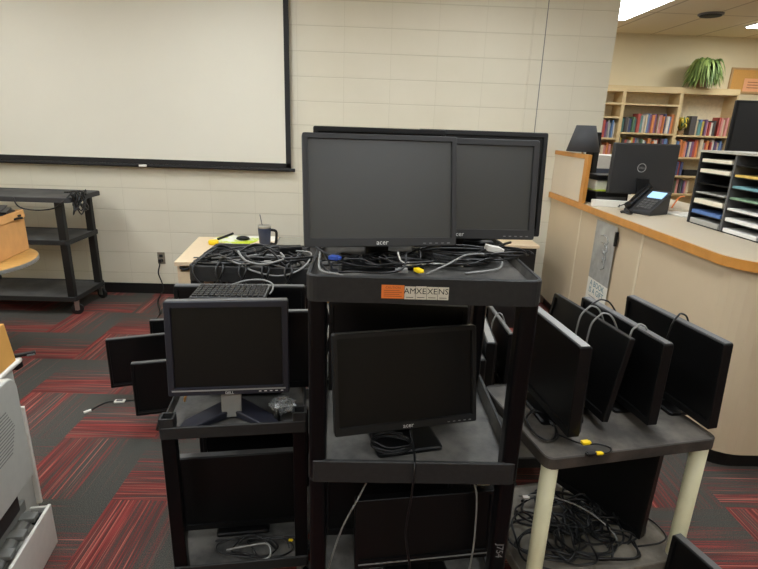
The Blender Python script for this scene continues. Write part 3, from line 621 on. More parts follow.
# keyboard resting over the monitors
t = thing('keyboard', 'small black keyboard lying across the monitor tops behind the square screen', 'keyboard', (-.475, 1.765, 1.05), math.radians(3))
bm = bmesh.new(); box(bm, (-.13, -.075, 0), (.13, .075, .012)); finish('keyboard_body', bm, M['bezel3'], t, bevel=.004)
bm = bmesh.new(); box(bm, (-.126, -.07, .012), (.126, .07, .0126)); finish('key_bed', bm, M['greytrim'], t)
bm = bmesh.new()
for r in range(6):
    for c in range(13):
        x = -.123+c*.0189; y = -.067+r*.0225; box(bm, (x+.0012, y+.0012, .0126), (x+.0165, y+.018, .0175))
k_ = finish('keys', bm, M['bezel3'], t); k_['kind'] = 'stuff'
bm = bmesh.new(); tube(bm, [(-.02, .075, .01), (.04, .09, .025), (.10, .08, .03), (.138, .05, .025), (.145, 0, .02), (.14, -.04, .015)], .0032); finish('keyboard_cord', bm, M['gcable'], t, smooth=True)

# ------------------------------------------------------------------ tan desk
dk = thing('desk', 'tan laminate desk against the block wall behind the carts', 'desk', (-1.261, 3.32, 0), math.radians(6.2))
bm = bmesh.new(); box(bm, (0, 0, .712), (1.55, .80, .74)); finish('desktop', bm, M['tan'], dk, bevel=.003)
bm = bmesh.new(); box(bm, (.01, .03, .0), (.15, .78, .665)); box(bm, (.01, .75, .0), (.15, .78, .712)); box(bm, (.01, .03, .665), (.03, .78, .712)); finish('side_panel', bm, M['tan'], dk)
bm = bmesh.new(); box(bm, (1.4, .03, 0), (1.54, .78, .712)); finish('side_panel', bm, M['tan'], dk)
bm = bmesh.new(); box(bm, (.15, .5, .2), (1.4, .52, .712)); finish('modesty_panel', bm, M['dark'], dk)
bm = bmesh.new(); box(bm, (.10, .10, .74), (.2, .13, .7415)); finish('grommet_slot', bm, M['dark'], dk)
bm = bmesh.new(); tube(bm, [(.03, .02, .70), (.06, .015, .685), (.1, .02, .70), (.14, .01, .69)], .009); s = finish('cable_bracket', bm, M['dark'], dk)
# things on the desk
t = thing('travel_mug', 'navy insulated mug with handle and straw on the tan desk', 'mug', (-.742, 3.735, .74))
bm = bmesh.new(); lathe(bm, [(.036, 0), (.038, .005), (.043, .10), (.047, .15), (.047, .165), (.043, .17)], 24); finish('cup', bm, M['navy'], t, smooth=True)
bm = bmesh.new(); lathe(bm, [(.0475, .165), (.0475, .18), (.04, .184)], 24); finish('lid', bm, M['steel'], t, smooth=True)
bm = bmesh.new(); tube(bm, [(.042, -.0, .05), (.075, 0, .045), (.085, 0, .09), (.083, 0, .14), (.045, 0, .15)], .010, 8); finish('handle', bm, M['bezel3'], t, smooth=True)
bm = bmesh.new(); tube(bm, [(-.01, 0, .15), (-.03, 0, .26)], .003, 8, 0); finish('straw', bm, M['greytrim'], t)
M['lime'] = dusty('lime print', (190, 208, 40), (226, 226, 214), .7, (.46, .52))
bm = bmesh.new(); box(bm, (-.17, -.13, 0), (.17, .13, .004), TR(-1.03, 4.03, .74) @ RZ(-.35)); tag(finish('leaflet', bm, M['lime'], bevel=.001), 'lime and white leaflet lying on the tan desk', 'leaflet')
bm = bmesh.new(); box(bm, (-.12, -.09, 0), (.12, .09, .002), TR(-.84, 4.10, .74) @ RZ(.1)); tag(finish('paper_sheet', bm, M['paper']), 'white sheet of paper behind the mug on the tan desk', 'paper')
bm = bmesh.new(); lathe(bm, [(.03, 0), (.045, .008), (.04, .022), (.015, .032)], 16, mtx=TR(-.97, 4.02, .745) @ Matrix.Diagonal((1.2, .8, 1, 1))); tag(finish('computer_mouse', bm, M['bezel3'], smooth=True), 'black computer mouse lying on the lime leaflet', 'mouse')
bm = bmesh.new(); lathe(bm, [(.035, 0), (.038, .01), (.038, .03), (.03, .034)], 18, (-1.155, 3.86, .74)); tag(finish('tape_roll', bm, M['yellow'], smooth=True), 'round yellow lid at the left of the lime leaflet', 'lid')
bm = bmesh.new(); tube(bm, [(-1.16, 4.0, .75), (-1.10, 4.22, .752)], .01, 8, 0); tag(finish('marker_pen', bm, M['bezel3']), 'black marker lying beside the lime leaflet', 'marker')
t = thing('desk_pad', 'grey rectangular mat on the tan desk right of the mug', 'mat', (-.54, 3.98, .74), .05)
bm = bmesh.new(); box(bm, (-.16, -.2, 0), (.25, .2, .006)); finish('mat_edge', bm, M['greytrim'], t, bevel=.002)
bm = bmesh.new(); box(bm, (-.145, -.185, .006), (.235, .185, .007)); finish('mat_surface', bm, mat('grey mat', (150, 146, 132), .6), t)
# black sided table at the right behind the cart
t = thing('side_table', 'black-sided table with tan top between the desk and the service counter', 'table', (.72, 4.128, 0))
bm = bmesh.new(); box(bm, (0, 0, .715), (.714, .68, .74)); finish('tabletop', bm, M['tan'], t, bevel=.003)
bm = bmesh.new(); box(bm, (.02, .03, 0), (.70, .66, .715)); finish('cabinet_body', bm, M['toe'], t)

# ------------------------------------------------------------------ service counter
def cpath(off, z, x_face=1.74, yend=2.22, r=.2, xend=3.5, yb=WY-.002):
    pts = [Vector((x_face-off, yb, z))]
    cx_, cy_ = x_face+r, yend+r; n = 8
    for k in range(n+1):
        a = PI+PI/2*k/n; pts.append(Vector((cx_+(r+off)*math.cos(a), cy_+(r+off)*math.sin(a), z)))
    pts += [Vector((xend, yend-off, z)), Vector((xend, yend+.75, z)), Vector((2.72, yend+.75, z)), Vector((2.72, yb, z))]
    return pts
ct = thing('service_counter', 'long cream service counter with golden oak edge curving around at the right', 'counter')
bm = bmesh.new(); loft(bm, [cpath(0, .1), cpath(0, 1.06)]); finish('counter_body', bm, M['cface'], ct)
bm = bmesh.new(); loft(bm, [cpath(-.05, .0), cpath(-.05, .1)]); finish('toe_kick', bm, M['toe'], ct)
bm = bmesh.new(); loft(bm, [cpath(.018, 1.06), cpath(.018, 1.10)]); finish('worktop', bm, M['ctop'], ct)
bm = bmesh.new(); a = [cpath(o, z)[:-3] for o, z in ((.018, 1.056), (.032, 1.056), (.032, 1.103), (.018, 1.103))]
rows = [[bm.verts.new(p) for p in L] for L in a]
for i in range(len(rows[0])-1):
    for j in range(4):
        bm.faces.new((rows[j][i], rows[j][i+1], rows[(j+1) % 4][i+1], rows[(j+1) % 4][i]))
finish('wood_edge', bm, M['trim_oak'], ct)
for y in (4.13, 3.15):
    bm = bmesh.new(); box(bm, (1.737, y-.012, .1), (1.742, y+.012, 1.056)); finish('seam_strip', bm, M['cseam'], ct)
bm = bmesh.new(); box(bm, (1.722, 4.17, 1.104), (1.74, WY-.002, 1.45)); finish('raised_panel', bm, M['cpanel'], ct)
bm = bmesh.new(); box(bm, (1.715, 4.10, 1.103), (1.745, 4.17, 1.48), None); box(bm, (1.715, 4.17, 1.445), (1.745, WY-.002, 1.48)); finish('panel_frame', bm, M['trim_oak'], ct, bevel=.003)
# banner on counter face
t = thing('bookmark_banner', 'narrow plastic-sleeved sign hanging on the counter face reading A BOOK IS A GIFT', 'sign', (1.70, 3.63, 1.03))
PMb = RZ(-PI/2)
bm = bmesh.new(); v = [(.012, .20, .0), (.012, -.20, .0), (.03, -.20, -.60), (.03, .20, -.60)]
def slab(bm, x, y0, y1, z0, z1, th=.002, lean=0):
    box(bm, (x, y0, z0), (x+th, y1, z1))
slab(bm, .024, -.165, .165, -.44, 0); finish('sleeve', bm, M['sleeve'], t)
bm = bmesh.new(); slab(bm, .024, -.165, .165, -.605, -.44); finish('printed_card', bm, M['paper'], t)
fm = lambda z: TR(.023, 0, z) @ RZ(-PI/2) @ RX(PI/2)
text(t, 'lettering', 'A BOOK', .062, fm(-.475), M['teal_ink']); text(t, 'lettering', 'IS A GIFT', .062, fm(-.53), M['teal_ink'])
bm = bmesh.new(); slab(bm, .0225, -.10, .11, -.578, -.572, .001); finish('fine_print', bm, M['dimink'], t)
bm = bmesh.new()
for k in range(4): tube(bm, [(.021, .05-.02*k, -.10-.05*k), (.019, -.03, -.09-.055*k), (.019, -.07, -.13-.06*k), (.021, -.02, -.16-.06*k)], .004, 6)
s = finish('glossy_crease', bm, M['film'], t); 
bm = bmesh.new(); box(bm, (.01, -.185, -.13), (.03, -.165, -.03)); finish('black_clip', bm, M['bezel3'], t, bevel=.003)

# things on the counter
CT = 1.101
t = thing('desk_lamp', 'table lamp with a charcoal fabric shade behind the raised counter panel', 'lamp', (1.805, 4.45, CT))
bm = bmesh.new(); lathe(bm, [(.07, 0), (.075, .01), (.03, .03), (.015, .06), (.03, .13), (.028, .22), (.012, .30), (.008, .42)], 20); finish('lamp_base', bm, M['lamp_oak'], t, smooth=True)
bm = bmesh.new(); lathe(bm, [(.135, .39), (.078, .60), (.075, .60), (.132, .39)], 28); finish('lamp_shade', bm, M['shade'], t, smooth=True)
t = thing('desk_speaker', 'narrow black speaker standing right behind the table lamp', 'speaker', (1.965, 4.62, CT), .2)
bm = bmesh.new(); box(bm, (-.03, -.05, 0), (.03, .06, .55)); finish('cabinet', bm, M['bezel3'], t, bevel=.008)
bm = bmesh.new(); box(bm, (-.024, -.054, .03), (.024, -.05, .52)); finish('grille', bm, M['dark'], t)
t = thing('desktop_printer', 'flat black printer with white sheets on top beside the raised panel', 'printer', (1.93, 4.22, CT), .1)
bm = bmesh.new(); box(bm, (-.13, -.12, 0), (.15, .18, .10)); finish('printer_body', bm, M['bezel3'], t, bevel=.01)
bm = bmesh.new(); box(bm, (-.12, -.124, .035), (.13, -.118, .06)); finish('paper_slot', bm, M['greytrim'], t)
bm = bmesh.new(); box(bm, (-.11, -.09, .10), (.12, .15, .105)); finish('lid_panel', bm, M['lime'], t)
bm = bmesh.new(); box(bm, (-.10, -.06, 0), (.10, .10, .075), TR(1.93, 4.24, CT+.107) @ RZ(.1)); tag(finish('paper_pack', bm, M['paper'], bevel=.003), 'white pack of paper on top of the flat black printer', 'paper')
bm = bmesh.new(); box(bm, (-.11, -.08, 0), (.11, .12, .04), TR(1.93, 4.24, CT+.184) @ RZ(.15)); tag(finish('document_tray', bm, M['bezel3'], bevel=.004), 'small black tray lying on the white paper pack', 'tray')
# desk monitor seen from behind
t = thing('computer_monitor', 'desk monitor on the service counter seen from behind with a round logo', 'monitor', (2.11, 4.02, CT), math.radians(178))
bm = bmesh.new(); loft(bm, [[Vector((p.x, y, p.y+.10)) for p in rrect(-.25+i, .25-i, i, .38-i, .01, 0, 3)] for y, i in ((0, 0), (.02, 0), (.035, .01))]); finish('housing', bm, M['bezel2'], t)
bm = bmesh.new(); box(bm, (-.24, -.003, .12), (.24, 0, .465)); finish('screen', bm, M['screen'], t)
bm = bmesh.new(); loft(bm, [[Vector((p.x*(1 if k else 1), y, z)) for p in [Vector((-.045, 0, 0)), Vector((.045, 0, 0))]] + [Vector((.045, y+.025, z)), Vector((-.045, y+.025, z))] for k, (y, z) in enumerate(((.07, .0), (.055, .12), (.035, .22)))]); finish('neck', bm, M['bezel3'], t, bevel=.004)
bm = bmesh.new(); lathe(bm, [(.11, 0), (.11, .008), (.09, .012)], 28, (0, .05, 0)); finish('base', bm, M['bezel3'], t)
bm = bmesh.new(); tube(bm, [(.02+.031*math.cos(a*PI/12), .036, .30+.031*math.sin(a*PI/12)) for a in range(25)], .003, 6, 0); lg = finish('logo', bm, M['silver'], t)
text(lg, 'lettering', 'DELL', .021, TR(.02, .0372, .30) @ RZ(PI) @ RX(PI/2), M['silver'])
bm = bmesh.new(); tube(bm, [(.0, .09, .16), (.06, .12, .12), (.14, .16, .05), (.18, .1, .01)], .004); finish('video_cable', bm, M['cable'], t, smooth=True)
bm = bmesh.new(); box(bm, (-.03, -.10, 0), (.03, .28, .05), TR(2.02, 3.93, CT+.0) @ RZ(1.3)); tag(finish('keyboard_tray_box', bm, M['white'], bevel=.004), 'low white box under the back of the desk monitor', 'box')
# phone
t = thing('desk_phone', 'black office phone with a blue lit display on the service counter', 'phone', (2.02, 3.70, CT), math.radians(-60))
wed = lambda z0, z1, x0, x1, y0, y1: [Vector((x0, y0, z0)), Vector((x1, y0, z0)), Vector((x1, y1, z1)), Vector((x0, y1, z1))]
bm = bmesh.new(); loft(bm, [[Vector((-.10, -.11, 0)), Vector((.11, -.11, 0)), Vector((.11, .10, 0)), Vector((-.10, .10, 0))], [Vector((-.10, -.11, .025)), Vector((.11, -.11, .025)), Vector((.11, .11, .16)), Vector((-.10, .11, .16))]]); finish('phone_body', bm, M['bezel2'], t, bevel=.006)
PH = TR(0, 0, .0935) @ RX(math.atan2(.135, .22))
bm = bmesh.new(); box(bm, (-.02, .03, 0), (.09, .10, .006), PH); finish('display', bm, M['lcd'], t)
bm = bmesh.new()
for r in range(4):
    for c in range(4): box(bm, (-.02+c*.027, -.095+r*.027, 0), (.0+c*.027, -.077+r*.027, .005), PH)
finish('keypad', bm, M['greytrim'], t)
bm = bmesh.new(); tube(bm, [(-.07, -.115, .05), (-.07, -.06, .075), (-.07, .05, .14), (-.07, .115, .178)], [.026, .02, .018, .018, .02, .026], 10, 5); finish('handset', bm, M['bezel3'], t, smooth=True)
bm = bmesh.new(); tube(bm, coil(-.02, -.20, .008, .04, .025, 2.2, .2, .006, seed=2)+[(-.06, -.13, .03)], .005); finish('coiled_cord', bm, M['cable'], t, smooth=True)
bm = bmesh.new(); box(bm, (-.03, -.02, 0), (.03, .02, .03), TR(1.95, 3.95, CT) @ RZ(.5)); tag(finish('mouse_receiver', bm, M['bezel3'], bevel=.008), 'small black box beside the phone on the counter', 'box')
M['pen'] = mat('orange pen', (226, 120, 40), .45)
for k, (a, b_) in enumerate((((2.27, 3.80, CT+.03), (2.42, 3.92, CT+.10)), ((2.25, 3.84, CT+.03), (2.36, 4.0, CT+.09)))):
    bm = bmesh.new(); tube(bm, [a, ((a[0]+b_[0])/2, (a[1]+b_[1])/2, (a[2]+b_[2])/2+.03), b_], .006, 6); tag(finish('lanyard', bm, M['pen'], smooth=True), ('orange strap arching behind the phone', 'second orange strap lower behind the phone')[k], 'strap')
bm = bmesh.new(); box(bm, (-.11, -.14, 0), (.11, .14, .012), TR(2.30, 3.62, CT) @ RZ(.3)); tag(finish('paper_sheet', bm, M['paper'], bevel=.002), 'stack of white papers between phone and file sorter', 'paper')
bm = bmesh.new(); box(bm, (-.16, -.12, 0), (.16, .12, .03), TR(2.45, 3.86, CT) @ RZ(.1)); tag(finish('paper_box', bm, M['ctop'], bevel=.003), 'pale flat box behind the orange straps on the counter', 'box')
# sorter : open side faces left
t = thing('file_sorter', 'tall black literature sorter with two columns of slots on the counter', 'file sorter', (2.13, 3.36, CT))
SH = .45; cols = (0, .33, .66, .99)
bm = bmesh.new(); box(bm, (-.01, -1.0, SH), (.31, .015, SH+.012)); finish('top_board', bm, mat('sorter top', (176, 172, 160), .5), t)
for k in range(4):
    bm = bmesh.new(); y = -cols[k]; box(bm, (0, y-.008, 0), (.30, y+.008, SH)); finish('divider', bm, M['greytrim'] if k in (1,) else M['bezel2'], t)
bm = bmesh.new(); box(bm, (.295, -.99, 0), (.305, 0, SH)); finish('back_board', bm, M['bezel3'], t)
bm = bmesh.new(); box(bm, (0, -.99, -.0), (.30, 0, .006)); finish('bottom_board', bm, M['bezel3'], t)
for c in range(3):
    for k in range(1, 7):
        bm = bmesh.new(); z = k*SH/7; box(bm, (.004, -cols[c+1]+.008, z), (.295, -cols[c]-.008, z+.005)); finish('slot_shelf', bm, M['bezel3'], t)
pc = {'cream': (226, 218, 196), 'white': (228, 226, 220), 'yellow': (222, 186, 96), 'teal': (112, 160, 166), 'green': (128, 160, 130), 'blue': (84, 116, 170), 'grey': (170, 168, 160)}
for k, v in pc.items(): M['p_'+k] = mat(k+' paper', v, .8, var=.04)
ords = ['bottom', 'second lowest', 'third lowest', 'middle', 'third highest', 'second highest', 'top']
for c, rows_ in enumerate(((('grey', .03), ('blue', .02), ('cream', .028), ('grey', .006), None, ('cream', .022), ('cream', .02)), (('white', .022), ('white', .02), ('white', .012), ('green', .01), ('teal', .012), ('yellow', .012), None))):
    for k, rr in enumerate(rows_):
        if not rr: continue
        z = CT+k*SH/7+.0055; bm = bmesh.new(); box(bm, (2.13+.002, 3.36-cols[c+1]+.03, z), (2.13+.28, 3.36-cols[c]-.02, z+rr[1]))
        tag(finish('paper_stack', bm, M['p_'+rr[0]], bevel=.001), '%s paper stack in the %s slot of the %s sorter column' % (rr[0], ords[k], ('left', 'right')[c]), 'paper')
# large black screen behind
t = thing('wide_display', 'large black display standing beyond the counter at the right edge', 'display', (3.42, 4.35, 0), math.radians(-10))
bm = bmesh.new(); box(bm, (-.42, 0, 1.34), (.55, .04, 1.94)); finish('housing', bm, M['bezel3'], t, bevel=.008)
bm = bmesh.new(); box(bm, (-.40, -.002, 1.37), (.53, 0, 1.92)); finish('screen', bm, M['dark'], t)
bm = bmesh.new(); box(bm, (-.03, .04, .02), (.10, .09, 1.7)); finish('pole', bm, M['bezel3'], t)
bm = bmesh.new(); box(bm, (-.25, -.15, 0), (.3, .25, .03)); finish('base', bm, M['bezel3'], t)

# ------------------------------------------------------------------ library bookcases
BY = 7.07; BT = 2.245; bx = [2.56, 3.313, 4.067, 4.82]
shelves = [[2.03, 1.86, 1.59, 1.31, 1.02, .7, .4], [2.03, 1.667, 1.37, 1.08, .75, .4], [1.656, 1.37, 1.126, .884, .6, .3]]
names = ['left', 'middle', 'right']
for i in range(3):
    t = thing('bookcase', '%s bay of the pale wooden library bookcases along the far wall' % names[i], 'bookcase', (bx[i], BY, 0)); w = bx[i+1]-bx[i]
    for x in (0, w-.022):
        bm = bmesh.new(); box(bm, (x, 0, 0), (x+.022, .27, BT-.02)); finish('side_panel', bm, M['beige'], t)
    bm = bmesh.new(); box(bm, (0, -.004, BT-.075), (w, .27, BT)); finish('top_board', bm, M['beige'], t)
    bm = bmesh.new(); box(bm, (.022, .262, 0), (w-.022, .27, BT-.075)); finish('back_panel', bm, mat('bookcase back', (224, 208, 172), .6), t)
    for z in shelves[i]:
        bm = bmesh.new(); box(bm, (.022, .0, z-.022), (w-.022, .26, z)); finish('shelf', bm, M['beige'], t)
bc = {'red': (176, 56, 48), 'navy': (42, 56, 104), 'white': (222, 216, 202), 'orange': (222, 122, 56), 'green': (66, 108, 76), 'black': (42, 40, 42), 'cream': (210, 192, 156), 'blue': (82, 122, 176), 'purple': (108, 70, 116), 'pink': (214, 134, 128), 'teal': (74, 136, 138), 'brown': (120, 82, 58), 'yellow': (214, 184, 72), 'grey': (138, 136, 132)}
for k, v in bc.items():
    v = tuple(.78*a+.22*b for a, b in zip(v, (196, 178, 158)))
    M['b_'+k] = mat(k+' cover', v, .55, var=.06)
def book_row(bay, z, x0, x1, prefs, where, hmax=.24, hmin=.17):
    r_ = random.Random(hash_(bay, z)); x = x0; seq = []; seen = set(); items = []
    while x < x1-.02:
        w = r_.uniform(.019, .038)
        for _ in range(60):
            c = r_.choice(prefs); key = tuple(seq[-2:]+[c])
            if (not seq or c != seq[-1]) and key not in seen: break
        seen.add(key); seq.append(c); items.append((x, w, c, r_.uniform(hmin, hmax), r_.uniform(-.0, .05))); x += w+r_.uniform(.0005, .004)
    for k, (x, w, c, h, dy) in enumerate(items):
        bm = bmesh.new(); y0 = BY+.02+dy
        L = lambda z_: [Vector((x, y0+.006, z_)), Vector((x+w*.25, y0, z_)), Vector((x+w*.75, y0, z_)), Vector((x+w, y0+.006, z_)), Vector((x+w, y0+.16, z_)), Vector((x, y0+.16, z_))]
        loft(bm, [L(z+.0005), L(z+h)])
        o = finish('book', bm, M['b_'+c])
        a = seq[k-1] if k else None; b_ = seq[k+1] if k+1 < len(seq) else None
        if a and b_: lb = '%s book between %s and %s books %s' % (c, a if k < 2 or True else a, b_, where)
        elif b_: lb = '%s book starting the row %s' % (c, where)
        else: lb = '%s book ending the row %s' % (c, where)
        if lb in used:
            for k2 in range(2, 6):
                if k-k2 >= 0:
                    lb = '%s book between %s and %s books, two past a %s one, %s' % (c, a, b_, seq[k-2], where); break
        used.add(lb); tag(o, lb, 'book', 'books ' + where)
def hash_(b, z): return int(b*1000+z*1000)
used = set()
allc = list(bc)
book_row(1, 1.667, 3.345, 3.56, ['green', 'navy', 'black', 'white', 'grey', 'teal'], 'on the upper middle shelf, left part', .22, .17)
book_row(11, 1.667, 3.56, 4.035, ['red', 'navy', 'orange', 'white', 'brown', 'teal', 'purple', 'cream', 'pink', 'blue'], 'on the upper middle shelf, right part', .26, .21)
book_row(2, 1.37, 3.345, 4.035, allc, 'on the second middle shelf', .24, .18)
book_row(3, 1.656, 4.36, 4.63, allc, 'on the upper right shelf, left part', .22, .17)
book_row(31, 1.656, 4.66, 4.79, ['pink', 'red', 'white', 'cream'], 'at the right end of the upper right shelf', .24, .2)
book_row(4, 1.37, 4.10, 4.79, ['purple', 'blue', 'navy', 'white', 'red', 'orange', 'brown', 'cream', 'grey', 'pink'], 'on the second right shelf', .24, .19)
book_row(5, 1.126, 4.10, 4.30, ['pink', 'red', 'white', 'cream', 'navy'], 'on the third right shelf', .2, .16)
book_row(6, .884, 4.10, 4.45, allc, 'on the fourth right shelf', .2, .16)
book_row(7, 1.59, 2.95, 3.28, ['pink', 'white', 'grey', 'red', 'purple', 'blue'], 'on the upper left shelf', .23, .19)
book_row(8, 1.31, 2.95, 3.28, ['brown', 'orange', 'cream', 'pink', 'black', 'grey'], 'on the second left shelf', .22, .18)
bm = bmesh.new(); box(bm, (4.32, 7.11, 1.1265), (4.6, 7.25, 1.20)); tag(finish('display_box', bm, M['dark'], bevel=.004), 'dark box lying beside the books on the third right shelf', 'box')
def fern(name, label, c, pot_r, nl, ln, droop, mats, rise=.12, seed=0, side_bias=0):
    t = thing(name, label, 'plant', c)
    bm = bmesh.new(); lathe(bm, [(pot_r*.7, 0), (pot_r, pot_r*1.1), (pot_r*.85, pot_r*1.1)], 18); finish('pot', bm, M['terra'], t)
    r_ = random.Random(seed)
    for gi in range(2):
        bm = bmesh.new()
        for k in range(nl):
            a = r_.uniform(0, 2*PI); l = ln*r_.uniform(.6, 1.1); up = rise*r_.uniform(.4, 1.3); wd = .015*r_.uniform(.7, 1.4); d = Vector((math.cos(a), math.sin(a), 0)); sd = Vector((-math.sin(a), math.cos(a), 0)); prev = None
            for s in range(9):
                q = s/8; p = Vector((0, 0, pot_r*1.1))+d*l*(q**.8)+Vector((0, 0, up*4*q*(1-q*.75)-droop*q*q*r_.uniform(.95, 1.05)))
                ww = wd*math.sin(PI*(.12+.86*q))*(1+.35*(s % 2))
                pr = (bm.verts.new(p-sd*ww-Vector((0, 0, ww*.5))), bm.verts.new(p+Vector((0, 0, ww*.2))), bm.verts.new(p+sd*ww-Vector((0, 0, ww*.5))))
                if prev: bm.faces.new((prev[0], prev[1], pr[1], pr[0])); bm.faces.new((prev[1], prev[2], pr[2], pr[1]))
                prev = pr
        f = finish('foliage', bm, M[mats[gi]], t, smooth=True)
    return t
fern('potted_fern', 'trailing green fern in a pot on top of the right bookcase bay', (4.31, 7.09, BT), .09, 150, .235, .19, ('leaf', 'leaf2'), .19, 5)
M['yl'] = mat('yellow petals', (226, 196, 70), .6, var=.2)
fern('flower_arrangement', 'small yellow and green plant at the left of the upper right shelf', (4.17, 7.14, 1.656), .05, 24, .09, .03, ('leaf2', 'yl'), .11, 8)
bm = bmesh.new(); box(bm, (4.27, 7.10, 1.6565), (4.345, 7.22, 1.90)); tag(finish('book_display', bm, M['b_black']), 'black and blue upright book beside the flower arrangement', 'book')
# notice board
t = thing('notice_board', 'cork notice board in a wooden frame on the far wall above the bookcase end', 'notice board', (4.83, Y1, 2.22))
bm = bmesh.new(); box(bm, (.02, -.012, .02), (.98, 0, .30)); finish('cork_surface', bm, M['cork'], t)
bm = bmesh.new(); box(bm, (0, -.02, 0), (1, 0, .025)); box(bm, (0, -.02, .295), (1, 0, .32)); box(bm, (0, -.02, .025), (.025, 0, .295)); box(bm, (.975, -.02, .025), (1, 0, .295)); finish('frame', bm, M['lamp_oak'], t)
t = thing('notice_sheet', 'peach paper notice pinned to the cork board', 'notice', (5.03, Y1-.014, 2.24))
bm = bmesh.new(); box(bm, (0, -.002, 0), (.26, 0, .17)); finish('sheet', bm, M['peach'], t)
bm = bmesh.new()
for k in range(3): box(bm, (.05, -.003, .05+k*.035), (.22, -.002, .058+k*.035))
finish('print_lines', bm, M['brown_ink'], t)
# things beyond the counter between lamp and monitor
t = thing('filing_cabinet', 'dark blue cabinet standing beyond the counter left of the desk monitor', 'cabinet', (2.62, 5.6, 0))
bm = bmesh.new(); box(bm, (-.25, 0, 0), (.25, .5, 1.28)); finish('body', bm, mat('slate blue metal', (66, 74, 90), .5), t, bevel=.005)
bm = bmesh.new(); box(bm, (-.22, -.006, .7), (.22, 0, 1.2)); finish('drawer_front', bm, M['navy'], t, bevel=.003)
bm = bmesh.new(); box(bm, (2.40, 5.62, 1.281), (2.84, 5.9, 1.42)); tag(finish('card_box', bm, M['white'], bevel=.004), 'white carton on top of the dark blue cabinet', 'box')

# ------------------------------------------------------------------ copier at the left
cp = thing('copier', 'pale grey copier at the left edge with its side open and drawer pulled out', 'copier', (-1.24, 1.70, 0), math.radians(9))
bm = bmesh.new(); box(bm, (-.55, -.62, .03), (-.075, .13, .735)); finish('body', bm, M['copier'], cp, bevel=.01)
bm = bmesh.new(); box(bm, (-.075, -.62, .40), (-.035, -.01, .70)); finish('inner_wall', bm, M['dark'], cp)
bm = bmesh.new(); pts = [(-.62, .335), (-.01, .335)]
for k in range(7):
    a = PI/2*k/6; pts.append((-.07+.06*math.cos(a), .70+.06*math.sin(a)))
pts += [(-.62, .76)]
loft(bm, [[Vector((x, y, z)) for y, z in pts] for x in (-.035, 0)]); sp_ = finish('side_cover', bm, M['copier'], cp, bevel=.008, seg=3)
bm = bmesh.new()
for k in range(14): box(bm, (-.001, -.36, .50+k*.012), (.0008, -.075-.006*abs(k-7), .504+k*.012))
s = finish('vent_slits', bm, M['copier2'], sp_)
bm = bmesh.new(); box(bm, (-.012, -.012, .2), (.006, .0, .62)); finish('door_rail', bm, M['white'], cp, bevel=.002)
bm = bmesh.new(); box(bm, (-.56, -.63, .735), (-.04, .14, .755)); finish('top_cover', bm, M['white'], cp, bevel=.008)
dr = None
bm = bmesh.new(); box(bm, (.02, -.62, .0), (.033, -.0, .185)); box(bm, (-.075, -.62, .03), (.02, .0, .045)); box(bm, (-.04, -.012, .03), (.02, .0, .18)); dr = finish('drawer', bm, M['white'], cp, bevel=.003)
bm = bmesh.new(); tube(bm, [(-.03, -.6, .17), (-.03, -.04, .17)], .022, 12, 0); finish('roller', bm, M['copier2'], dr)
bm = bmesh.new(); tube(bm, [(.0, -.6, .10), (.0, -.06, .10)], .016, 12, 0); finish('roller', bm, M['bezel3'], dr)
bm = bmesh.new()
for k in range(6): box(bm, (-.06, -.09-.09*k, .175), (.01, -.05-.09*k, .195))
box(bm, (-.07, -.62, .185), (-.045, -.02, .23)); finish('guide_fins', bm, M['copier2'], dr, bevel=.003)
bm = bmesh.new(); lathe(bm, [(.02, 0), (.02, .03)], 14, mtx=TR(-.005, -.03, .16) @ RX(PI/2)); finish('gear', bm, M['bezel2'], dr)
bm = bmesh.new(); box(bm, (-.07, -.5, .23), (-.03, -.08, .31)); finish('toner_unit', bm, M['bezel3'], dr, bevel=.01)
# folder box on the copier
t = thing('file_folder', 'tan card folder box standing on the copier top at the left edge', 'box', (-1.305, 1.80, .756), math.radians(9))
bm = bmesh.new(); loft(bm, [rrect(-.24, .0, -.2, 0, .004, 0), rrect(-.24, -.012, -.2, -.01, .004, .15)]); finish('folder_body', bm, M['card2'], t)
bm = bmesh.new(); box(bm, (-.235, -.06, .15), (-.035, -.055, .17)); finish('folder_tab', bm, M['card'], t)
t = thing('paper_guide', 'short black bar with a grey tip poking out behind the folder box', 'bar', (-1.30, 1.835, .756), math.radians(35))
bm = bmesh.new(); box(bm, (-.035, -.01, 0), (.04, .01, .012)); finish('bar_body', bm, M['bezel3'], t, bevel=.003)
bm = bmesh.new(); box(bm, (.01, -.016, 0), (.036, -.009, .006)); finish('grey_tip', bm, M['greytrim'], t, bevel=.002)

# ------------------------------------------------------------------ round table and cardboard box
t = thing('round_table', 'round oak-topped table at the left edge carrying a cardboard box', 'table', (-2.60, 3.20, 0))
bm = bmesh.new(); lathe(bm, [(.43, .712), (.46, .716), (.46, .736), (.458, .738)], 48); finish('table_edge', bm, M['copier2'], t, smooth=False)
bm = bmesh.new(); lathe(bm, [(.455, .737), (.455, .741)], 48); finish('tabletop', bm, M['oak'], t)
bm = bmesh.new(); lathe(bm, [(.035, .03), (.035, .715)], 16); finish('pedestal', bm, M['bezel3'], t, smooth=False)
bm = bmesh.new(); box(bm, (-.3, -.03, 0), (.3, .03, .04)); box(bm, (-.03, -.3, 0), (.03, .3, .04)); finish('foot', bm, M['bezel3'], t, bevel=.006)
t = thing('cardboard_box', 'open cardboard box full of black keyboards on the round table', 'box', (-2.30, 3.20, .742), math.radians(7))
w, d, h = .32, .36, .275
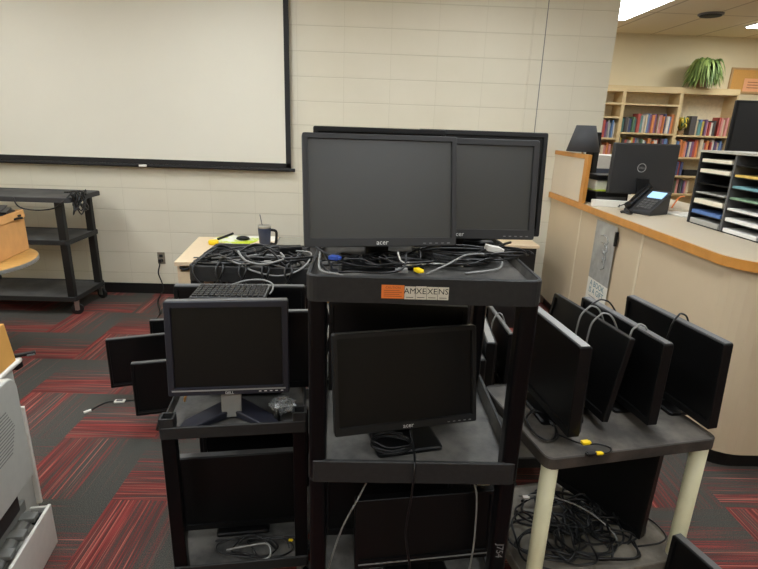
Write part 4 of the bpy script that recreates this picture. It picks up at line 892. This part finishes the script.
bm = bmesh.new(); box(bm, (-w, -.02, 0), (0, d, .004)); box(bm, (-.004, -.02, 0), (0, d, h)); box(bm, (-w, -.02, 0), (-w+.004, d, h)); box(bm, (-w, -.02, 0), (0, -.016, h)); box(bm, (-w, d-.004, 0), (0, d, h)); finish('carton_body', bm, M['card'], t)
bm = bmesh.new(); box(bm, (0, -.02, -.05), (.003, d, 0), TR(0, 0, h) @ RY(-.12)); finish('flap', bm, M['card'], t)
for k in range(5):
    bm = bmesh.new(); mx = TR(-2.43, 3.36, .742+.215+.018*k) @ RZ(.12+.16*(k-2)) @ RY(.05*(k-2))
    box(bm, (-.085, -.15+.02*k, 0), (.10, .15, .014), mx); o = finish('keyboard', bm, M['bezel3'], bevel=.003)
    tag(o, 'black keyboard %s in the cardboard box' % ('buried deepest', 'second from the bottom', 'in the middle', 'second from the top', 'topmost')[k], 'keyboard', 'keyboards in the cardboard box')
    bm = bmesh.new()
    for r in range(3):
        for c in range(9): box(bm, (-.07+r*.05, -.13+.02*k+c*.028, .014), (-.03+r*.05, -.108+.02*k+c*.028, .02), mx)
    kk = finish('keys', bm, M['bezel2'], o)
cable('black cord with a red end spilling over the cardboard box rim', [(-2.47, 3.2, 1.04), (-2.39, 3.22, 1.05), (-2.345, 3.3, 1.02), (-2.38, 3.4, 1.04)], .006)

# ------------------------------------------------------------------ camera, world, colour
cam = bpy.data.cameras.new('camera'); co = bpy.data.objects.new('camera', cam); scene.collection.objects.link(co)
cam.sensor_width = 36; cam.lens = 516.046/758*36; cam.clip_start = .05
yaw, pitch, roll, H = .0289172, .2987906, .0344204, 1.6443453
fwd = Vector((math.sin(yaw)*math.cos(pitch), math.cos(yaw)*math.cos(pitch), -math.sin(pitch)))
rgt = Vector((math.cos(yaw), -math.sin(yaw), 0)); up = rgt.cross(fwd)
r2 = rgt*math.cos(roll)+up*math.sin(roll); u2 = -rgt*math.sin(roll)+up*math.cos(roll)
m3 = Matrix((r2, u2, -fwd)).transposed().to_4x4(); m3.translation = Vector((0, 0, H)); co.matrix_world = m3
scene.camera = co
wd = bpy.data.worlds.new('world'); scene.world = wd; wd.use_nodes = True
wd.node_tree.nodes['Background'].inputs[0].default_value = (.8, .85, 1, 1); wd.node_tree.nodes['Background'].inputs[1].default_value = .3
scene.view_settings.view_transform = 'Standard'; scene.view_settings.look = 'None'; scene.view_settings.gamma = 1; scene.view_settings.use_curve_mapping = False
scene.view_settings.exposure = 1.15
